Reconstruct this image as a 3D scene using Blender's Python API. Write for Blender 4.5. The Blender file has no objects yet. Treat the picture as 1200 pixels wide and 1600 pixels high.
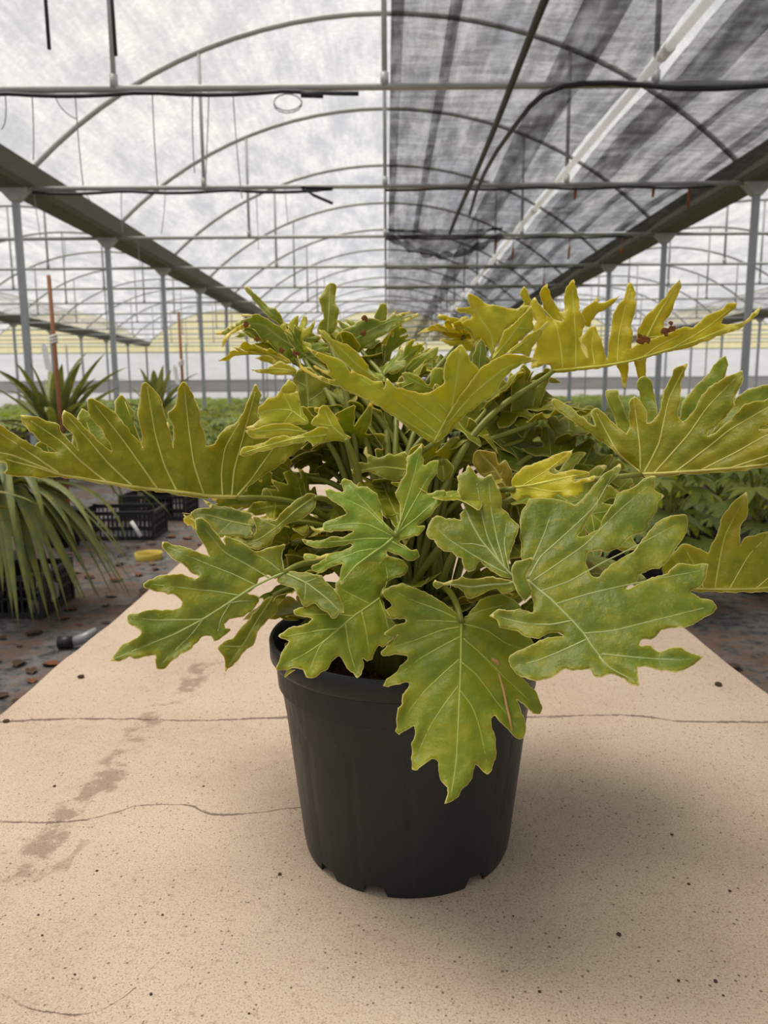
import bpy, bmesh, math, random
import numpy as np
from mathutils import Vector, Matrix, noise
from mathutils.geometry import delaunay_2d_cdt

random.seed(7)
SC = bpy.context.scene
COL = SC.collection

# ------------------------------------------------------------------ camera
F_PX, CXP, CYP = 1202.0, 600.0, 800.0
EYE = Vector((0.0, 0.0, 1.12))
BENCH_Z = 0.40
pitch, yaw, roll = math.radians(9.15), math.radians(0.24), math.radians(0.40)
fwd = Vector((-math.sin(yaw) * math.cos(pitch), math.cos(yaw) * math.cos(pitch), -math.sin(pitch)))
right0 = fwd.cross(Vector((0, 0, 1))).normalized()
up0 = right0.cross(fwd).normalized()
right = right0 * math.cos(roll) - up0 * math.sin(roll)
up = right.cross(fwd).normalized()
cam = bpy.data.cameras.new('camera')
cam_o = bpy.data.objects.new('camera', cam)
COL.objects.link(cam_o)
m = Matrix((right, up, -fwd)).transposed().to_4x4()
m.translation = EYE
cam_o.matrix_world = m
cam.sensor_fit = 'VERTICAL'
cam.sensor_height = 36.0
cam.lens = F_PX / 1600.0 * 36.0
cam.clip_start, cam.clip_end = 0.02, 400
cam.dof.use_dof = True
cam.dof.focus_distance = 1.02
cam.dof.aperture_fstop = 7.0
SC.camera = cam_o

# ------------------------------------------------------------------ sky, sun, exposure
world = bpy.data.worlds.new('world')
SC.world = world
world.use_nodes = True
wn = world.node_tree
wn.nodes.clear()
wo = wn.nodes.new('ShaderNodeOutputWorld')
wb = wn.nodes.new('ShaderNodeBackground')
wtc = wn.nodes.new('ShaderNodeTexCoord')
wno = wn.nodes.new('ShaderNodeTexNoise')
wno.inputs['Scale'].default_value = 2.2
wno.inputs['Detail'].default_value = 4
wr = wn.nodes.new('ShaderNodeValToRGB')
wr.color_ramp.elements[0].position = 0.35
wr.color_ramp.elements[0].color = (0.82, 0.85, 0.91, 1)
wr.color_ramp.elements[1].position = 0.65
wr.color_ramp.elements[1].color = (1.0, 0.985, 0.96, 1)
wn.links.new(wtc.outputs['Generated'], wno.inputs['Vector'])
wn.links.new(wno.outputs['Fac'], wr.inputs['Fac'])
wn.links.new(wr.outputs['Color'], wb.inputs['Color'])
wb.inputs['Strength'].default_value = 0.70
wn.links.new(wb.outputs['Background'], wo.inputs['Surface'])

sun = bpy.data.lights.new('sun', 'SUN')
sun.energy = 4.3
sun.angle = math.radians(34)
sun.color = (1.0, 0.91, 0.79)
sun_o = bpy.data.objects.new('sun_offscreen', sun)
COL.objects.link(sun_o)
sun_o.rotation_euler = Vector((0.30, -0.16, -1.0)).to_track_quat('-Z', 'Y').to_euler()

SC.view_settings.view_transform = 'Standard'
SC.view_settings.look = 'None'
SC.view_settings.exposure = 0.26
SC.view_settings.gamma = 1.0
SC.view_settings.use_curve_mapping = False
try:
    SC.cycles.transparent_max_bounces = 24
    SC.cycles.max_bounces = 10
    SC.cycles.transmission_bounces = 8
except Exception:
    pass


# ------------------------------------------------------------------ helpers
def ray(x, y):
    return fwd + right * ((x - CXP) / F_PX) - up * ((y - CYP) / F_PX)

def at(x, y, depth):
    """photo pixel + distance along the view axis -> point"""
    return EYE + ray(x, y) * depth

def on_z(x, y, z):
    d = ray(x, y)
    return EYE + d * ((z - EYE.z) / d.z)

def on_y(x, y, Y):
    d = ray(x, y)
    return EYE + d * (Y / d.y)

def link(o, parent=None):
    COL.objects.link(o)
    if parent is not None:
        o.parent = parent
    return o

def empty(name, loc=(0, 0, 0)):
    o = bpy.data.objects.new(name, None)
    o.location = loc
    o.empty_display_size = 0.1
    return link(o)

def tag(o, label, cat, group=None):
    o['label'] = label
    o['category'] = cat
    if group:
        o['group'] = group
    return o

def structure(o, label=None):
    o['kind'] = 'structure'
    if label:
        o['label'] = label
    return o

class MB:
    """collects verts and faces for one mesh"""
    def __init__(self):
        self.v, self.f = [], []
    def add(self, verts, faces):
        n = len(self.v)
        self.v += [tuple(p) for p in verts]
        self.f += [tuple(i + n for i in f) for f in faces]
        return self
    def box(self, x0, x1, y0, y1, z0, z1):
        return self.add([(x0, y0, z0), (x1, y0, z0), (x1, y1, z0), (x0, y1, z0),
                         (x0, y0, z1), (x1, y0, z1), (x1, y1, z1), (x0, y1, z1)],
                        [(0, 3, 2, 1), (4, 5, 6, 7), (0, 1, 5, 4), (1, 2, 6, 5), (2, 3, 7, 6), (3, 0, 4, 7)])
    def tube(self, pts, r, sides=6, cap=True, flat=1.0):
        pts = [Vector(p) for p in pts]
        n = len(pts)
        rs = r if isinstance(r, (list, tuple)) else [r] * n
        t0 = (pts[1] - pts[0]).normalized()
        a = t0.orthogonal().normalized()
        V = []
        for i in range(n):
            t = (pts[min(i + 1, n - 1)] - pts[max(i - 1, 0)]).normalized()
            a = (a - t * a.dot(t))
            a = a.normalized() if a.length > 1e-6 else t.orthogonal().normalized()
            b = t.cross(a)
            for k in range(sides):
                q = 2 * math.pi * k / sides
                V.append(pts[i] + (a * math.cos(q) + b * math.sin(q) * flat) * rs[i])
        F = []
        for i in range(n - 1):
            for k in range(sides):
                k2 = (k + 1) % sides
                F.append((i * sides + k, i * sides + k2, (i + 1) * sides + k2, (i + 1) * sides + k))
        if cap:
            F.append(tuple(range(sides))[::-1])
            F.append(tuple((n - 1) * sides + k for k in range(sides)))
        return self.add(V, F)
    def mesh(self, name, mat=None, smooth=False):
        me = bpy.data.meshes.new(name)
        me.from_pydata(self.v, [], self.f)
        if mat:
            me.materials.append(mat)
        if smooth:
            me.polygons.foreach_set('use_smooth', [True] * len(me.polygons))
        me.update()
        return me
    def build(self, name, mat, parent=None, smooth=False):
        return link(bpy.data.objects.new(name, self.mesh(name, mat, smooth)), parent)

from mathutils.bvhtree import BVHTree
def bvh_of(verts, faces):
    return BVHTree.FromPolygons([tuple(v) for v in verts], faces)

def bvh_tree(root):
    bpy.context.view_layer.update()
    V, F = [], []
    for o in [root] + list(root.children_recursive):
        if o.type == 'MESH':
            n = len(V)
            V += [tuple(o.matrix_world @ v.co) for v in o.data.vertices]
            F += [tuple(i + n for i in p.vertices) for p in o.data.polygons]
    return bvh_of(V, F)

def inst(name, me, parent=None, loc=(0, 0, 0), rot=(0, 0, 0), scale=1.0):
    o = bpy.data.objects.new(name, me)
    o.location = loc
    o.rotation_euler = rot
    o.scale = (scale, scale, scale) if not isinstance(scale, (tuple, list)) else scale
    return link(o, parent)

def bezier(p0, p1, p2, p3, n=12):
    out = []
    for i in range(n + 1):
        t = i / n
        out.append(Vector(p0) * (1 - t) ** 3 + Vector(p1) * 3 * t * (1 - t) ** 2 + Vector(p2) * 3 * t * t * (1 - t) + Vector(p3) * t ** 3)
    return out

# ------------------------------------------------------------------ materials
class NT:
    def __init__(self, name):
        self.m = bpy.data.materials.new(name)
        self.m.use_nodes = True
        self.t = self.m.node_tree
        self.t.nodes.clear()
        self.out = self.t.nodes.new('ShaderNodeOutputMaterial')
    def n(self, typ, **kw):
        nd = self.t.nodes.new(typ)
        for k, v in kw.items():
            setattr(nd, k, v)
        return nd
    def l(self, a, b):
        self.t.links.new(a, b)
    def val(self, sock, v):
        if hasattr(v, 'node'):
            self.l(v, sock)
        else:
            sock.default_value = v
    def math(self, op, a, b=None, clamp=False):
        nd = self.n('ShaderNodeMath', operation=op)
        nd.use_clamp = clamp
        self.val(nd.inputs[0], a)
        if b is not None:
            self.val(nd.inputs[1], b)
        return nd.outputs[0]
    def mix(self, fac, a, b, mode='MIX'):
        nd = self.n('ShaderNodeMix', data_type='RGBA', blend_type=mode)
        self.val(nd.inputs[0], fac)
        self.val(nd.inputs[6], a if hasattr(a, 'node') else (*a, 1)[:4])
        self.val(nd.inputs[7], b if hasattr(b, 'node') else (*b, 1)[:4])
        return nd.outputs[2]
    def ramp(self, v, a, b, lo=0.0, hi=1.0, smooth=True):
        nd = self.n('ShaderNodeMapRange')
        if smooth:
            nd.interpolation_type = 'SMOOTHSTEP'
        self.val(nd.inputs[0], v)
        nd.inputs[1].default_value, nd.inputs[2].default_value = a, b
        nd.inputs[3].default_value, nd.inputs[4].default_value = lo, hi
        return nd.outputs[0]
    def noise(self, vec, scale, detail=3.0, rough=0.55, dim='3D'):
        nd = self.n('ShaderNodeTexNoise')
        nd.noise_dimensions = dim
        if vec is not None:
            self.l(vec, nd.inputs['Vector'])
        nd.inputs['Scale'].default_value = scale
        nd.inputs['Detail'].default_value = detail
        nd.inputs['Roughness'].default_value = rough
        return nd.outputs['Fac']
    def coords(self, scale=(1, 1, 1), kind='Object'):
        tc = self.n('ShaderNodeTexCoord')
        mp = self.n('ShaderNodeMapping')
        mp.inputs['Scale'].default_value = scale
        self.l(tc.outputs[kind], mp.inputs['Vector'])
        return mp.outputs[0]
    def principled(self, color, rough=0.5, metal=0.0, spec=0.5, bump=None, bump_s=0.2, bump_d=0.002):
        p = self.n('ShaderNodeBsdfPrincipled')
        self.val(p.inputs['Base Color'], color if hasattr(color, 'node') else (*color, 1)[:4])
        self.val(p.inputs['Roughness'], rough)
        p.inputs['Metallic'].default_value = metal
        p.inputs['Specular IOR Level'].default_value = spec
        if bump is not None:
            b = self.n('ShaderNodeBump')
            b.inputs['Strength'].default_value = bump_s
            b.inputs['Distance'].default_value = bump_d
            self.l(bump, b.inputs['Height'])
            self.l(b.outputs[0], p.inputs['Normal'])
        return p.outputs[0]
    def done(self, sh):
        self.l(sh, self.out.inputs['Surface'])
        return self.m

def simple(name, color, rough=0.5, metal=0.0, spec=0.5, vary=0.15, vs=20.0, bump=0.0):
    t = NT(name)
    co = t.coords()
    nz = t.noise(co, vs)
    dark = tuple(c * (1 - vary) for c in color)
    lite = tuple(min(1, c * (1 + vary)) for c in color)
    c = t.mix(nz, dark, lite)
    return t.done(t.principled(c, rough, metal, spec, bump=nz if bump else None, bump_s=bump))

def leaf_material():
    t = NT('leaf_tissue')
    co = t.coords()
    inf = t.n('ShaderNodeObjectInfo')
    tint = t.n('ShaderNodeAttribute', attribute_name='tint').outputs['Fac']
    base = t.mix(tint, inf.outputs['Color'], (0.26, 0.34, 0.026))
    vein = t.n('ShaderNodeAttribute', attribute_name='vein').outputs['Fac']
    edge = t.n('ShaderNodeAttribute', attribute_name='edge').outputs['Fac']
    n1 = t.noise(co, 20, 5, 0.6)
    n2 = t.noise(co, 110, 4, 0.6)
    yel = t.mix(0.6, base, (0.55, 0.46, 0.02), 'MIX')
    f1 = t.ramp(n1, 0.47, 0.66)
    c = t.mix(t.math('MULTIPLY', f1, 0.6), base, yel)
    dk = t.mix(1.0, base, (0.66, 0.80, 0.7), 'MULTIPLY')
    c = t.mix(t.math('MULTIPLY', t.ramp(n1, 0.5, 0.3), 0.75), c, dk)
    c = t.mix(t.math('MULTIPLY', t.ramp(n2, 0.54, 0.68), 0.5), c, yel)
    # yellowing towards the margin, pale thin rim
    e1 = t.ramp(edge, 0.25, 0.9)
    c = t.mix(t.math('MULTIPLY', e1, 0.4), c, yel)
    pale = t.mix(0.40, base, (0.66, 0.66, 0.24))
    c = t.mix(t.math('MULTIPLY', t.ramp(edge, 0.89, 0.985), 0.85), c, (0.86, 0.80, 0.32))
    c = t.mix(t.math('MULTIPLY', t.ramp(vein, 0.35, 1.0), 0.55), c, pale)
    bm = t.math('ADD', t.math('MULTIPLY', n2, 0.6), t.math('MULTIPLY', t.noise(co, 300, 2), 0.25))
    pr = t.principled(c, 0.43, 0, 0.38, bump=bm, bump_s=0.5, bump_d=0.004)
    tr = t.n('ShaderNodeBsdfTranslucent')
    tc = t.mix(1.0, c, (1.35, 1.22, 0.5), 'MULTIPLY')
    t.l(tc, tr.inputs['Color'])
    ms = t.n('ShaderNodeMixShader')
    ms.inputs[0].default_value = 0.46
    t.l(pr, ms.inputs[1])
    t.l(tr.outputs[0], ms.inputs[2])
    return t.done(ms.outputs[0])

LEAF = leaf_material()
STALK = None
def stalk_material():
    t = NT('stalk')
    co = t.coords()
    nz = t.noise(co, 25)
    c = t.mix(nz, (0.11, 0.13, 0.015), (0.26, 0.27, 0.04))
    return t.done(t.principled(c, 0.45, 0, 0.35))
STALK = stalk_material()
def vein_material():
    t = NT('leaf_vein')
    inf = t.n('ShaderNodeObjectInfo')
    c = t.mix(0.30, inf.outputs['Color'], (0.55, 0.56, 0.18))
    return t.done(t.principled(c, 0.45, 0, 0.3))
VEIN = vein_material()

GALV = simple('galvanised_steel', (0.40, 0.41, 0.39), 0.55, 0.15, 0.5, 0.2, 9)
POST = simple('galvanised_post', (0.34, 0.37, 0.39), 0.55, 0.2, 0.5, 0.2, 7)
GUTTER = simple('gutter_steel', (0.15, 0.15, 0.125), 0.6, 0.3, 0.4, 0.25, 3)
BLACKP = simple('black_plastic', (0.018, 0.019, 0.021), 0.45, 0, 0.45, 0.3, 30)
HOSE = simple('black_hose', (0.02, 0.02, 0.022), 0.45, 0, 0.5, 0.2, 30)
WIRE = simple('thin_wire', (0.30, 0.31, 0.32), 0.5, 0.2, 0.4, 0.1, 9)

TAGM = simple('white_tag', (0.82, 0.82, 0.80), 0.5, 0, 0.4, 0.06, 20)
RUST = simple('rusty_hook', (0.30, 0.10, 0.045), 0.8, 0, 0.2, 0.3, 30)
STAKE = simple('brown_stake', (0.26, 0.11, 0.05), 0.7, 0, 0.3, 0.25, 14)
DRYLEAF = simple('dry_leaf', (0.17, 0.065, 0.028), 0.8, 0, 0.2, 0.45, 18)
DRY2 = simple('dry_leaf_dark', (0.075, 0.045, 0.03), 0.85, 0, 0.2, 0.45, 18)
DRY3 = simple('dry_leaf_pale', (0.17, 0.11, 0.07), 0.85, 0, 0.2, 0.4, 18)
CLODM = simple('dirt', (0.07, 0.045, 0.03), 0.95, 0, 0.1, 0.4, 60)
YELB = simple('yellow_band', (0.62, 0.47, 0.07), 0.5, 0, 0.4, 0.1, 20)
WHITEW = None

def film_material():
    t = NT('roof_film')
    co = t.coords((1.2, 0.35, 1.2))
    n1 = t.noise(co, 2.0, 5, 0.6)
    co2 = t.coords((9, 0.9, 9))
    n2 = t.noise(co2, 2.0, 4, 0.6)
    co3 = t.coords((2.5, 2.5, 2.5))
    n3 = t.noise(co3, 6, 4)
    f = t.math('ADD', t.math('MULTIPLY', n1, 0.72), t.math('MULTIPLY', n2, 0.28))
    col = t.mix(t.ramp(f, 0.40, 0.62), (0.69, 0.705, 0.745), (0.88, 0.88, 0.885))
    tp = t.n('ShaderNodeBsdfTransparent')
    t.l(col, tp.inputs['Color'])
    tl = t.n('ShaderNodeBsdfTranslucent')
    col2 = t.mix(t.ramp(n3, 0.4, 0.7), (0.66, 0.64, 0.60), (0.90, 0.89, 0.87))
    t.l(col2, tl.inputs['Color'])
    ms = t.n('ShaderNodeMixShader')
    t.l(t.ramp(f, 0.3, 0.7, 0.10, 0.30), ms.inputs[0])
    t.l(tp.outputs[0], ms.inputs[1])
    t.l(tl.outputs[0], ms.inputs[2])
    return t.done(ms.outputs[0])
FILM = film_material()

def net_material():
    t = NT('shade_net')
    co = t.coords((7, 1.1, 4))
    n1 = t.noise(co, 1.0, 5, 0.62)
    co2 = t.coords((1.3, 7, 4))
    n2 = t.noise(co2, 1.6, 6, 0.7)
    n3 = t.noise(t.coords(), 38, 3)
    f = t.math('ADD', t.math('ADD', t.math('MULTIPLY', n1, 0.5), t.math('MULTIPLY', n2, 0.4)), t.math('MULTIPLY', n3, 0.1))
    tp = t.n('ShaderNodeBsdfTransparent')
    df = t.n('ShaderNodeBsdfDiffuse')
    df.inputs['Color'].default_value = (0.05, 0.05, 0.055, 1)
    ms = t.n('ShaderNodeMixShader')
    t.l(t.ramp(f, 0.38, 0.62, 0.36, 0.74), ms.inputs[0])
    t.l(tp.outputs[0], ms.inputs[1])
    t.l(df.outputs[0], ms.inputs[2])
    return t.done(ms.outputs[0])
NET = net_material()

def concrete_material():
    t = NT('worn_concrete')
    co = t.coords()
    sx = t.n('ShaderNodeSeparateXYZ')
    t.l(co, sx.inputs[0])
    X, Y = sx.outputs[0], sx.outputs[1]
    big = t.noise(co, 2.2, 5)
    mid = t.noise(co, 30, 5, 0.65)
    fine = t.noise(co, 330, 3, 0.7)
    vf = t.noise(co, 900, 2, 0.6)
    c = t.mix(t.ramp(big, 0.3, 0.7), (0.455, 0.35, 0.262), (0.56, 0.45, 0.345))
    c = t.mix(t.math('MULTIPLY', t.ramp(mid, 0.35, 0.7), 0.35), c, (0.59, 0.485, 0.375))
    c = t.mix(t.math('MULTIPLY', t.ramp(fine, 0.48, 0.32), 0.85), c, (0.24, 0.16, 0.11))
    c = t.mix(t.math('MULTIPLY', t.ramp(fine, 0.56, 0.68), 0.6), c, (0.70, 0.61, 0.50))
    c = t.mix(t.math('MULTIPLY', t.ramp(vf, 0.42, 0.28), 0.7), c, (0.2, 0.14, 0.09))
    m2 = t.noise(co, 75, 4, 0.7)
    c = t.mix(t.math('MULTIPLY', t.ramp(m2, 0.46, 0.30), 0.5), c, (0.30, 0.205, 0.145))
    # dark pits and grit
    vo = t.n('ShaderNodeTexVoronoi')
    vo.inputs['Scale'].default_value = 120
    t.l(co, vo.inputs['Vector'])
    wn_ = t.n('ShaderNodeSeparateColor')
    t.l(vo.outputs['Color'], wn_.inputs[0])
    sel = t.math('GREATER_THAN', wn_.outputs[0], 0.5)
    rad = t.math('MULTIPLY', wn_.outputs[1], 0.26)
    pit = t.math('MULTIPLY', sel, t.math('LESS_THAN', vo.outputs['Distance'], rad))
    c = t.mix(t.math('MULTIPLY', pit, 0.75), c, (0.12, 0.08, 0.055))
    def trace(path, w, amp, nscale, along_y=False, breakup=(0.35, 0.6), soft=0.0):
        pts = [on_z(px, py, BENCH_Z) for px, py in path]
        a = [(p.y if along_y else p.x) for p in pts]
        b = [(p.x if along_y else p.y) for p in pts]
        pr = sorted(zip(a, b))
        a0, a1 = pr[0][0], pr[-1][0]
        b0, b1 = min(b) - 0.01, max(b) + 0.01
        mr = t.ramp(Y if along_y else X, a0, a1, 0, 1, smooth=False)
        fc = t.n('ShaderNodeFloatCurve')
        cv = fc.mapping.curves[0]
        for i, (aa, bb) in enumerate(pr):
            u, v = (aa - a0) / (a1 - a0), (bb - b0) / (b1 - b0)
            if i == 0:
                cv.points[0].location = (u, v)
            elif i == len(pr) - 1:
                cv.points[-1].location = (u, v)
            else:
                cv.points.new(u, v)
        fc.mapping.update()
        t.l(mr, fc.inputs['Value'])
        target = t.math('ADD', t.math('MULTIPLY', fc.outputs[0], b1 - b0), b0)
        nz = t.math('MULTIPLY', t.math('SUBTRACT', t.noise(co, nscale, 6, 0.7), 0.5), amp)
        nz = t.math('ADD', nz, t.math('MULTIPLY', t.math('SUBTRACT', t.noise(co, nscale * 5, 4, 0.7), 0.5), amp * 0.55))
        d = t.math('ABSOLUTE', t.math('SUBTRACT', t.math('ADD', X if along_y else Y, nz), target))
        wv = t.math('MULTIPLY', t.ramp(t.noise(co, 12, 6, 0.7), 0.32, 0.68, 0.22, 1.7), w)
        msk = t.math('SUBTRACT', 1.0, t.math('DIVIDE', d, wv), clamp=True)
        msk = t.ramp(msk, 0.0, 0.55)
        inr = t.math('MULTIPLY', t.math('GREATER_THAN', Y if along_y else X, a0), t.math('LESS_THAN', Y if along_y else X, a1))
        br = t.ramp(t.noise(co, 14, 5, 0.65), *breakup)
        return t.math('MULTIPLY', t.math('MULTIPLY', msk, inr), br)
    k1 = trace([(-60, 1130), (20, 1127), (150, 1123), (240, 1124), (300, 1126), (420, 1122), (640, 1120), (850, 1120), (960, 1117), (1080, 1128), (1200, 1128), (1290, 1130)], 0.0048, 0.020, 22, breakup=(0.28, 0.48))
    k2 = trace([(-60, 1281), (60, 1285), (100, 1284), (180, 1270), (240, 1257), (290, 1258), (345, 1273), (400, 1270), (470, 1262), (560, 1262)], 0.0028, 0.012, 25, breakup=(0.28, 0.46))
    k3 = trace([(0, 1553), (18, 1562), (40, 1574), (90, 1583), (140, 1584), (180, 1566), (240, 1510)], 0.0017, 0.010, 28, breakup=(0.40, 0.52))
    st = trace([(-40, 1440), (0, 1405), (40, 1365), (90, 1303), (140, 1243), (185, 1195), (235, 1130), (275, 1090), (310, 1050), (330, 1030)], 0.036, 0.05, 30, along_y=True, breakup=(0.44, 0.56))
    st2 = trace([(95, 1362), (115, 1335), (135, 1312)], 0.012, 0.02, 40, along_y=True, breakup=(0.3, 0.5))
    c = t.mix(t.math('MULTIPLY', st, 0.55), c, (0.17, 0.11, 0.075))
    c = t.mix(t.math('MULTIPLY', st2, 0.4), c, (0.2, 0.13, 0.09))
    kk = t.math('MAXIMUM', k1, t.math('MAXIMUM', k2, k3))
    c = t.mix(t.math('MULTIPLY', kk, 0.8), c, (0.13, 0.085, 0.06))
    h = t.math('SUBTRACT', t.math('ADD', t.math('MULTIPLY', mid, 0.6), t.math('MULTIPLY', fine, 0.35)), t.math('ADD', t.math('MULTIPLY', kk, 0.8), t.math('MULTIPLY', pit, 0.6)))
    return t.done(t.principled(c, 0.9, 0, 0.2, bump=h, bump_s=0.8, bump_d=0.004))
CONC = concrete_material()

def ground_material():
    t = NT('weed_mat_ground')
    co = t.coords()
    n1 = t.noise(co, 1.6, 6, 0.65)
    n2 = t.noise(co, 14, 5, 0.7)
    c = t.mix(t.ramp(n2, 0.3, 0.7), (0.03, 0.03, 0.031), (0.22, 0.215, 0.21))
    f = t.ramp(t.math('ADD', t.math('MULTIPLY', n1, 0.6), t.math('MULTIPLY', n2, 0.4)), 0.47, 0.56)
    c = t.mix(t.math('MULTIPLY', f, 0.8), c, (0.13, 0.07, 0.045))
    return t.done(t.principled(c, 0.85, 0, 0.25, bump=n2, bump_s=0.6, bump_d=0.02))
GROUND = ground_material()

def pot_material():
    t = NT('pot_plastic')
    co = t.coords()
    n1 = t.noise(co, 7, 4)
    n2 = t.noise(t.coords((30, 30, 3)), 4, 4)
    c = t.mix(n1, (0.008, 0.0105, 0.0105), (0.016, 0.0195, 0.019))
    vo = t.noise(co, 160, 2)
    c = t.mix(t.math('MULTIPLY', t.ramp(vo, 0.74, 0.80), 0.35), c, (0.2, 0.19, 0.17))
    r = t.ramp(n2, 0.3, 0.7, 0.36, 0.5)
    return t.done(t.principled(c, r, 0, 0.36, bump=n2, bump_s=0.05))
POTM = pot_material()

def soil_material():
    t = NT('peat_soil')
    co = t.coords()
    n1 = t.noise(co, 120, 5, 0.7)
    c = t.mix(t.ramp(n1, 0.3, 0.7), (0.03, 0.014, 0.007), (0.20, 0.085, 0.035))
    return t.done(t.principled(c, 0.95, 0, 0.1, bump=n1, bump_s=1.0, bump_d=0.01))
SOIL = soil_material()

def panel_material(name, col, tl=0.5):
    t = NT(name)
    co = t.coords((0.6, 1, 3))
    nz = t.noise(co, 1.4, 4)
    c = t.mix(nz, tuple(x * 0.82 for x in col), tuple(min(1, x * 1.1) for x in col))
    d = t.n('ShaderNodeBsdfDiffuse')
    t.l(c, d.inputs['Color'])
    r = t.n('ShaderNodeBsdfTranslucent')
    t.l(c, r.inputs['Color'])
    ms = t.n('ShaderNodeMixShader')
    ms.inputs[0].default_value = tl
    t.l(d.outputs[0], ms.inputs[1])
    t.l(r.outputs[0], ms.inputs[2])
    return t.done(ms.outputs[0])
WHITEP = panel_material('white_pipe', (0.97, 0.97, 0.96), 0.65)
YELPANEL = panel_material('yellow_sheet', (1.0, 0.86, 0.50), 0.72)
WHTPANEL = panel_material('white_sheet', (1.0, 0.99, 0.98), 0.85)
GREYPANEL = panel_material('grey_sheet', (0.62, 0.61, 0.60), 0.55)

# ------------------------------------------------------------------ setting: ground
HB = 4.30                      # half width of a bay
ZT = EYE.z + 2.31              # tie bar height
RISE = 1.84
ROW0, DROW = 6.42, 2.98
ENDY = ROW0 + 12 * DROW
RAD = (HB * HB + RISE * RISE) / (2 * RISE)
def arch_z(x):
    return ZT + RISE - RAD + math.sqrt(RAD * RAD - x * x)

g = MB()
NX, NY = 24, 30
for j in range(NY + 1):
    for i in range(NX + 1):
        x = -22 + 44 * i / NX
        y = -8 + (ENDY + 10) * j / NY
        g.v.append((x, y, 0.0))
for j in range(NY):
    for i in range(NX):
        a = j * (NX + 1) + i
        g.f.append((a, a + 1, a + NX + 2, a + NX + 1))
structure(g.build('floor', GROUND), 'dark weed matting ground strewn with brown litter')

# ------------------------------------------------------------------ setting: greenhouse roof frame
ceiling = structure(empty('ceiling'), 'arched greenhouse roof of steel hoops and clear film')
BAYS = [-2, -1, 0, 1, 2]
ROWS = list(range(-4, 13))
arch_pts = [(HB * 0.985 * math.sin(-math.pi / 2 + math.pi * i / 28), 0, 0) for i in range(29)]
th = math.asin(HB / RAD)
arch_pts = [(RAD * math.sin(-th + 2 * th * i / 28), 0, ZT + RISE - RAD + RAD * math.cos(-th + 2 * th * i / 28)) for i in range(29)]
arch_me = MB().tube(arch_pts, 0.030, 6).mesh('arch', GALV, True)
tie_me = MB().tube([(-HB, 0, ZT), (0, 0, ZT), (HB, 0, ZT)], 0.026, 6).mesh('tie_bar', GALV, True)
def strut_mesh(x):
    return MB().tube([(x, 0, ZT - 0.02), (x, 0, arch_z(x))], 0.022, 6).tube([(x, 0, ZT), (x, 0, ZT + 0.10)], 0.034, 6).mesh('strut', GALV, True)
struts = [strut_mesh(x) for x in (-2.1, 0.0, 2.1)]
for b in BAYS:
    for r in ROWS:
        Y = ROW0 + DROW * r
        if abs(b) == 2 and r < 0:
            continue
        inst('arch', arch_me, ceiling, (b * 2 * HB, Y, 0))
        inst('tie_bar', tie_me, ceiling, (b * 2 * HB, Y, 0))
        if abs(b) < 2:
            for s in struts:
                inst('strut', s, ceiling, (b * 2 * HB, Y, 0))
# film sheets, one per bay, lying on the hoops
fm = MB()
ny = 24
Y0, Y1 = ROW0 - 5 * DROW, ENDY
for j in range(ny + 1):
    for i in range(29):
        a = -th + 2 * th * i / 28
        rr = RAD + 0.036
        fm.v.append((rr * math.sin(a), Y0 + (Y1 - Y0) * j / ny, ZT + RISE - RAD + rr * math.cos(a)))
for j in range(ny):
    for i in range(28):
        k = j * 29 + i
        fm.f.append((k, k + 1, k + 30, k + 29))
film_me = fm.mesh('roof_film', FILM, True)
for b in BAYS:
    inst('roof_film', film_me, ceiling, (b * 2 * HB, 0, 0))
# gutters: open channel profile
prof = [(-0.30, 0.20), (-0.22, 0.02), (-0.17, -0.03), (0.17, -0.03), (0.22, 0.02), (0.30, 0.20)]
gm = MB()
for y in (Y0, Y1):
    for (x, z) in prof:
        gm.v.append((x, y, ZT + 0.03 + z))
    for (x, z) in prof:
        gm.v.append((x * 0.96, y, ZT + 0.034 + z))
for k in range(5):
    gm.f.append((k, k + 1, 12 + k + 1, 12 + k))
    gm.f.append((6 + k + 1, 6 + k, 18 + k, 18 + k + 1))
gut_me = gm.mesh('gutter', GUTTER)
GUTX = [(-3) * HB, -HB, HB, 3 * HB]
for x in GUTX:
    inst('gutter', gut_me, ceiling, (x, 0, 0))

# posts under the gutters
shaft_me = MB().box(-0.035, 0.035, -0.035, 0.035, 0, ZT).mesh('shaft', POST)
head = MB()
head.add([(-0.05, -0.05, ZT - 0.14), (0.05, -0.05, ZT - 0.14), (0.05, 0.05, ZT - 0.14), (-0.05, 0.05, ZT - 0.14),
          (-0.17, -0.08, ZT), (0.17, -0.08, ZT), (0.17, 0.08, ZT), (-0.17, 0.08, ZT)],
         [(0, 3, 2, 1), (4, 5, 6, 7), (0, 1, 5, 4), (1, 2, 6, 5), (2, 3, 7, 6), (3, 0, 4, 7)])
head_me = head.mesh('bracket', GALV)
PL = {-HB: ('grey square steel post under the bare film gutter beside the strap leaved plants', 'posts under the gutter beyond the strap leaved plants'),
      HB: ('grey square steel post under the gutter edged by the black shade net', 'posts under the gutter by the shade net'),
      -3 * HB: ('distant grey steel post under the far gutter beyond the strap leaved plants', 'posts under the outer gutter past the strap leaved plants'),
      3 * HB: ('distant grey steel post under the far gutter beyond the shade net', 'posts under the outer gutter past the shade net')}
for x in GUTX:
    for r in range(0, 12):
        p = empty('support_post', (x, ROW0 + DROW * r, 0))
        tag(p, PL[x][0], 'post', PL[x][1])
        inst('shaft', shaft_me, p)
        inst('bracket', head_me, p)

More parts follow.
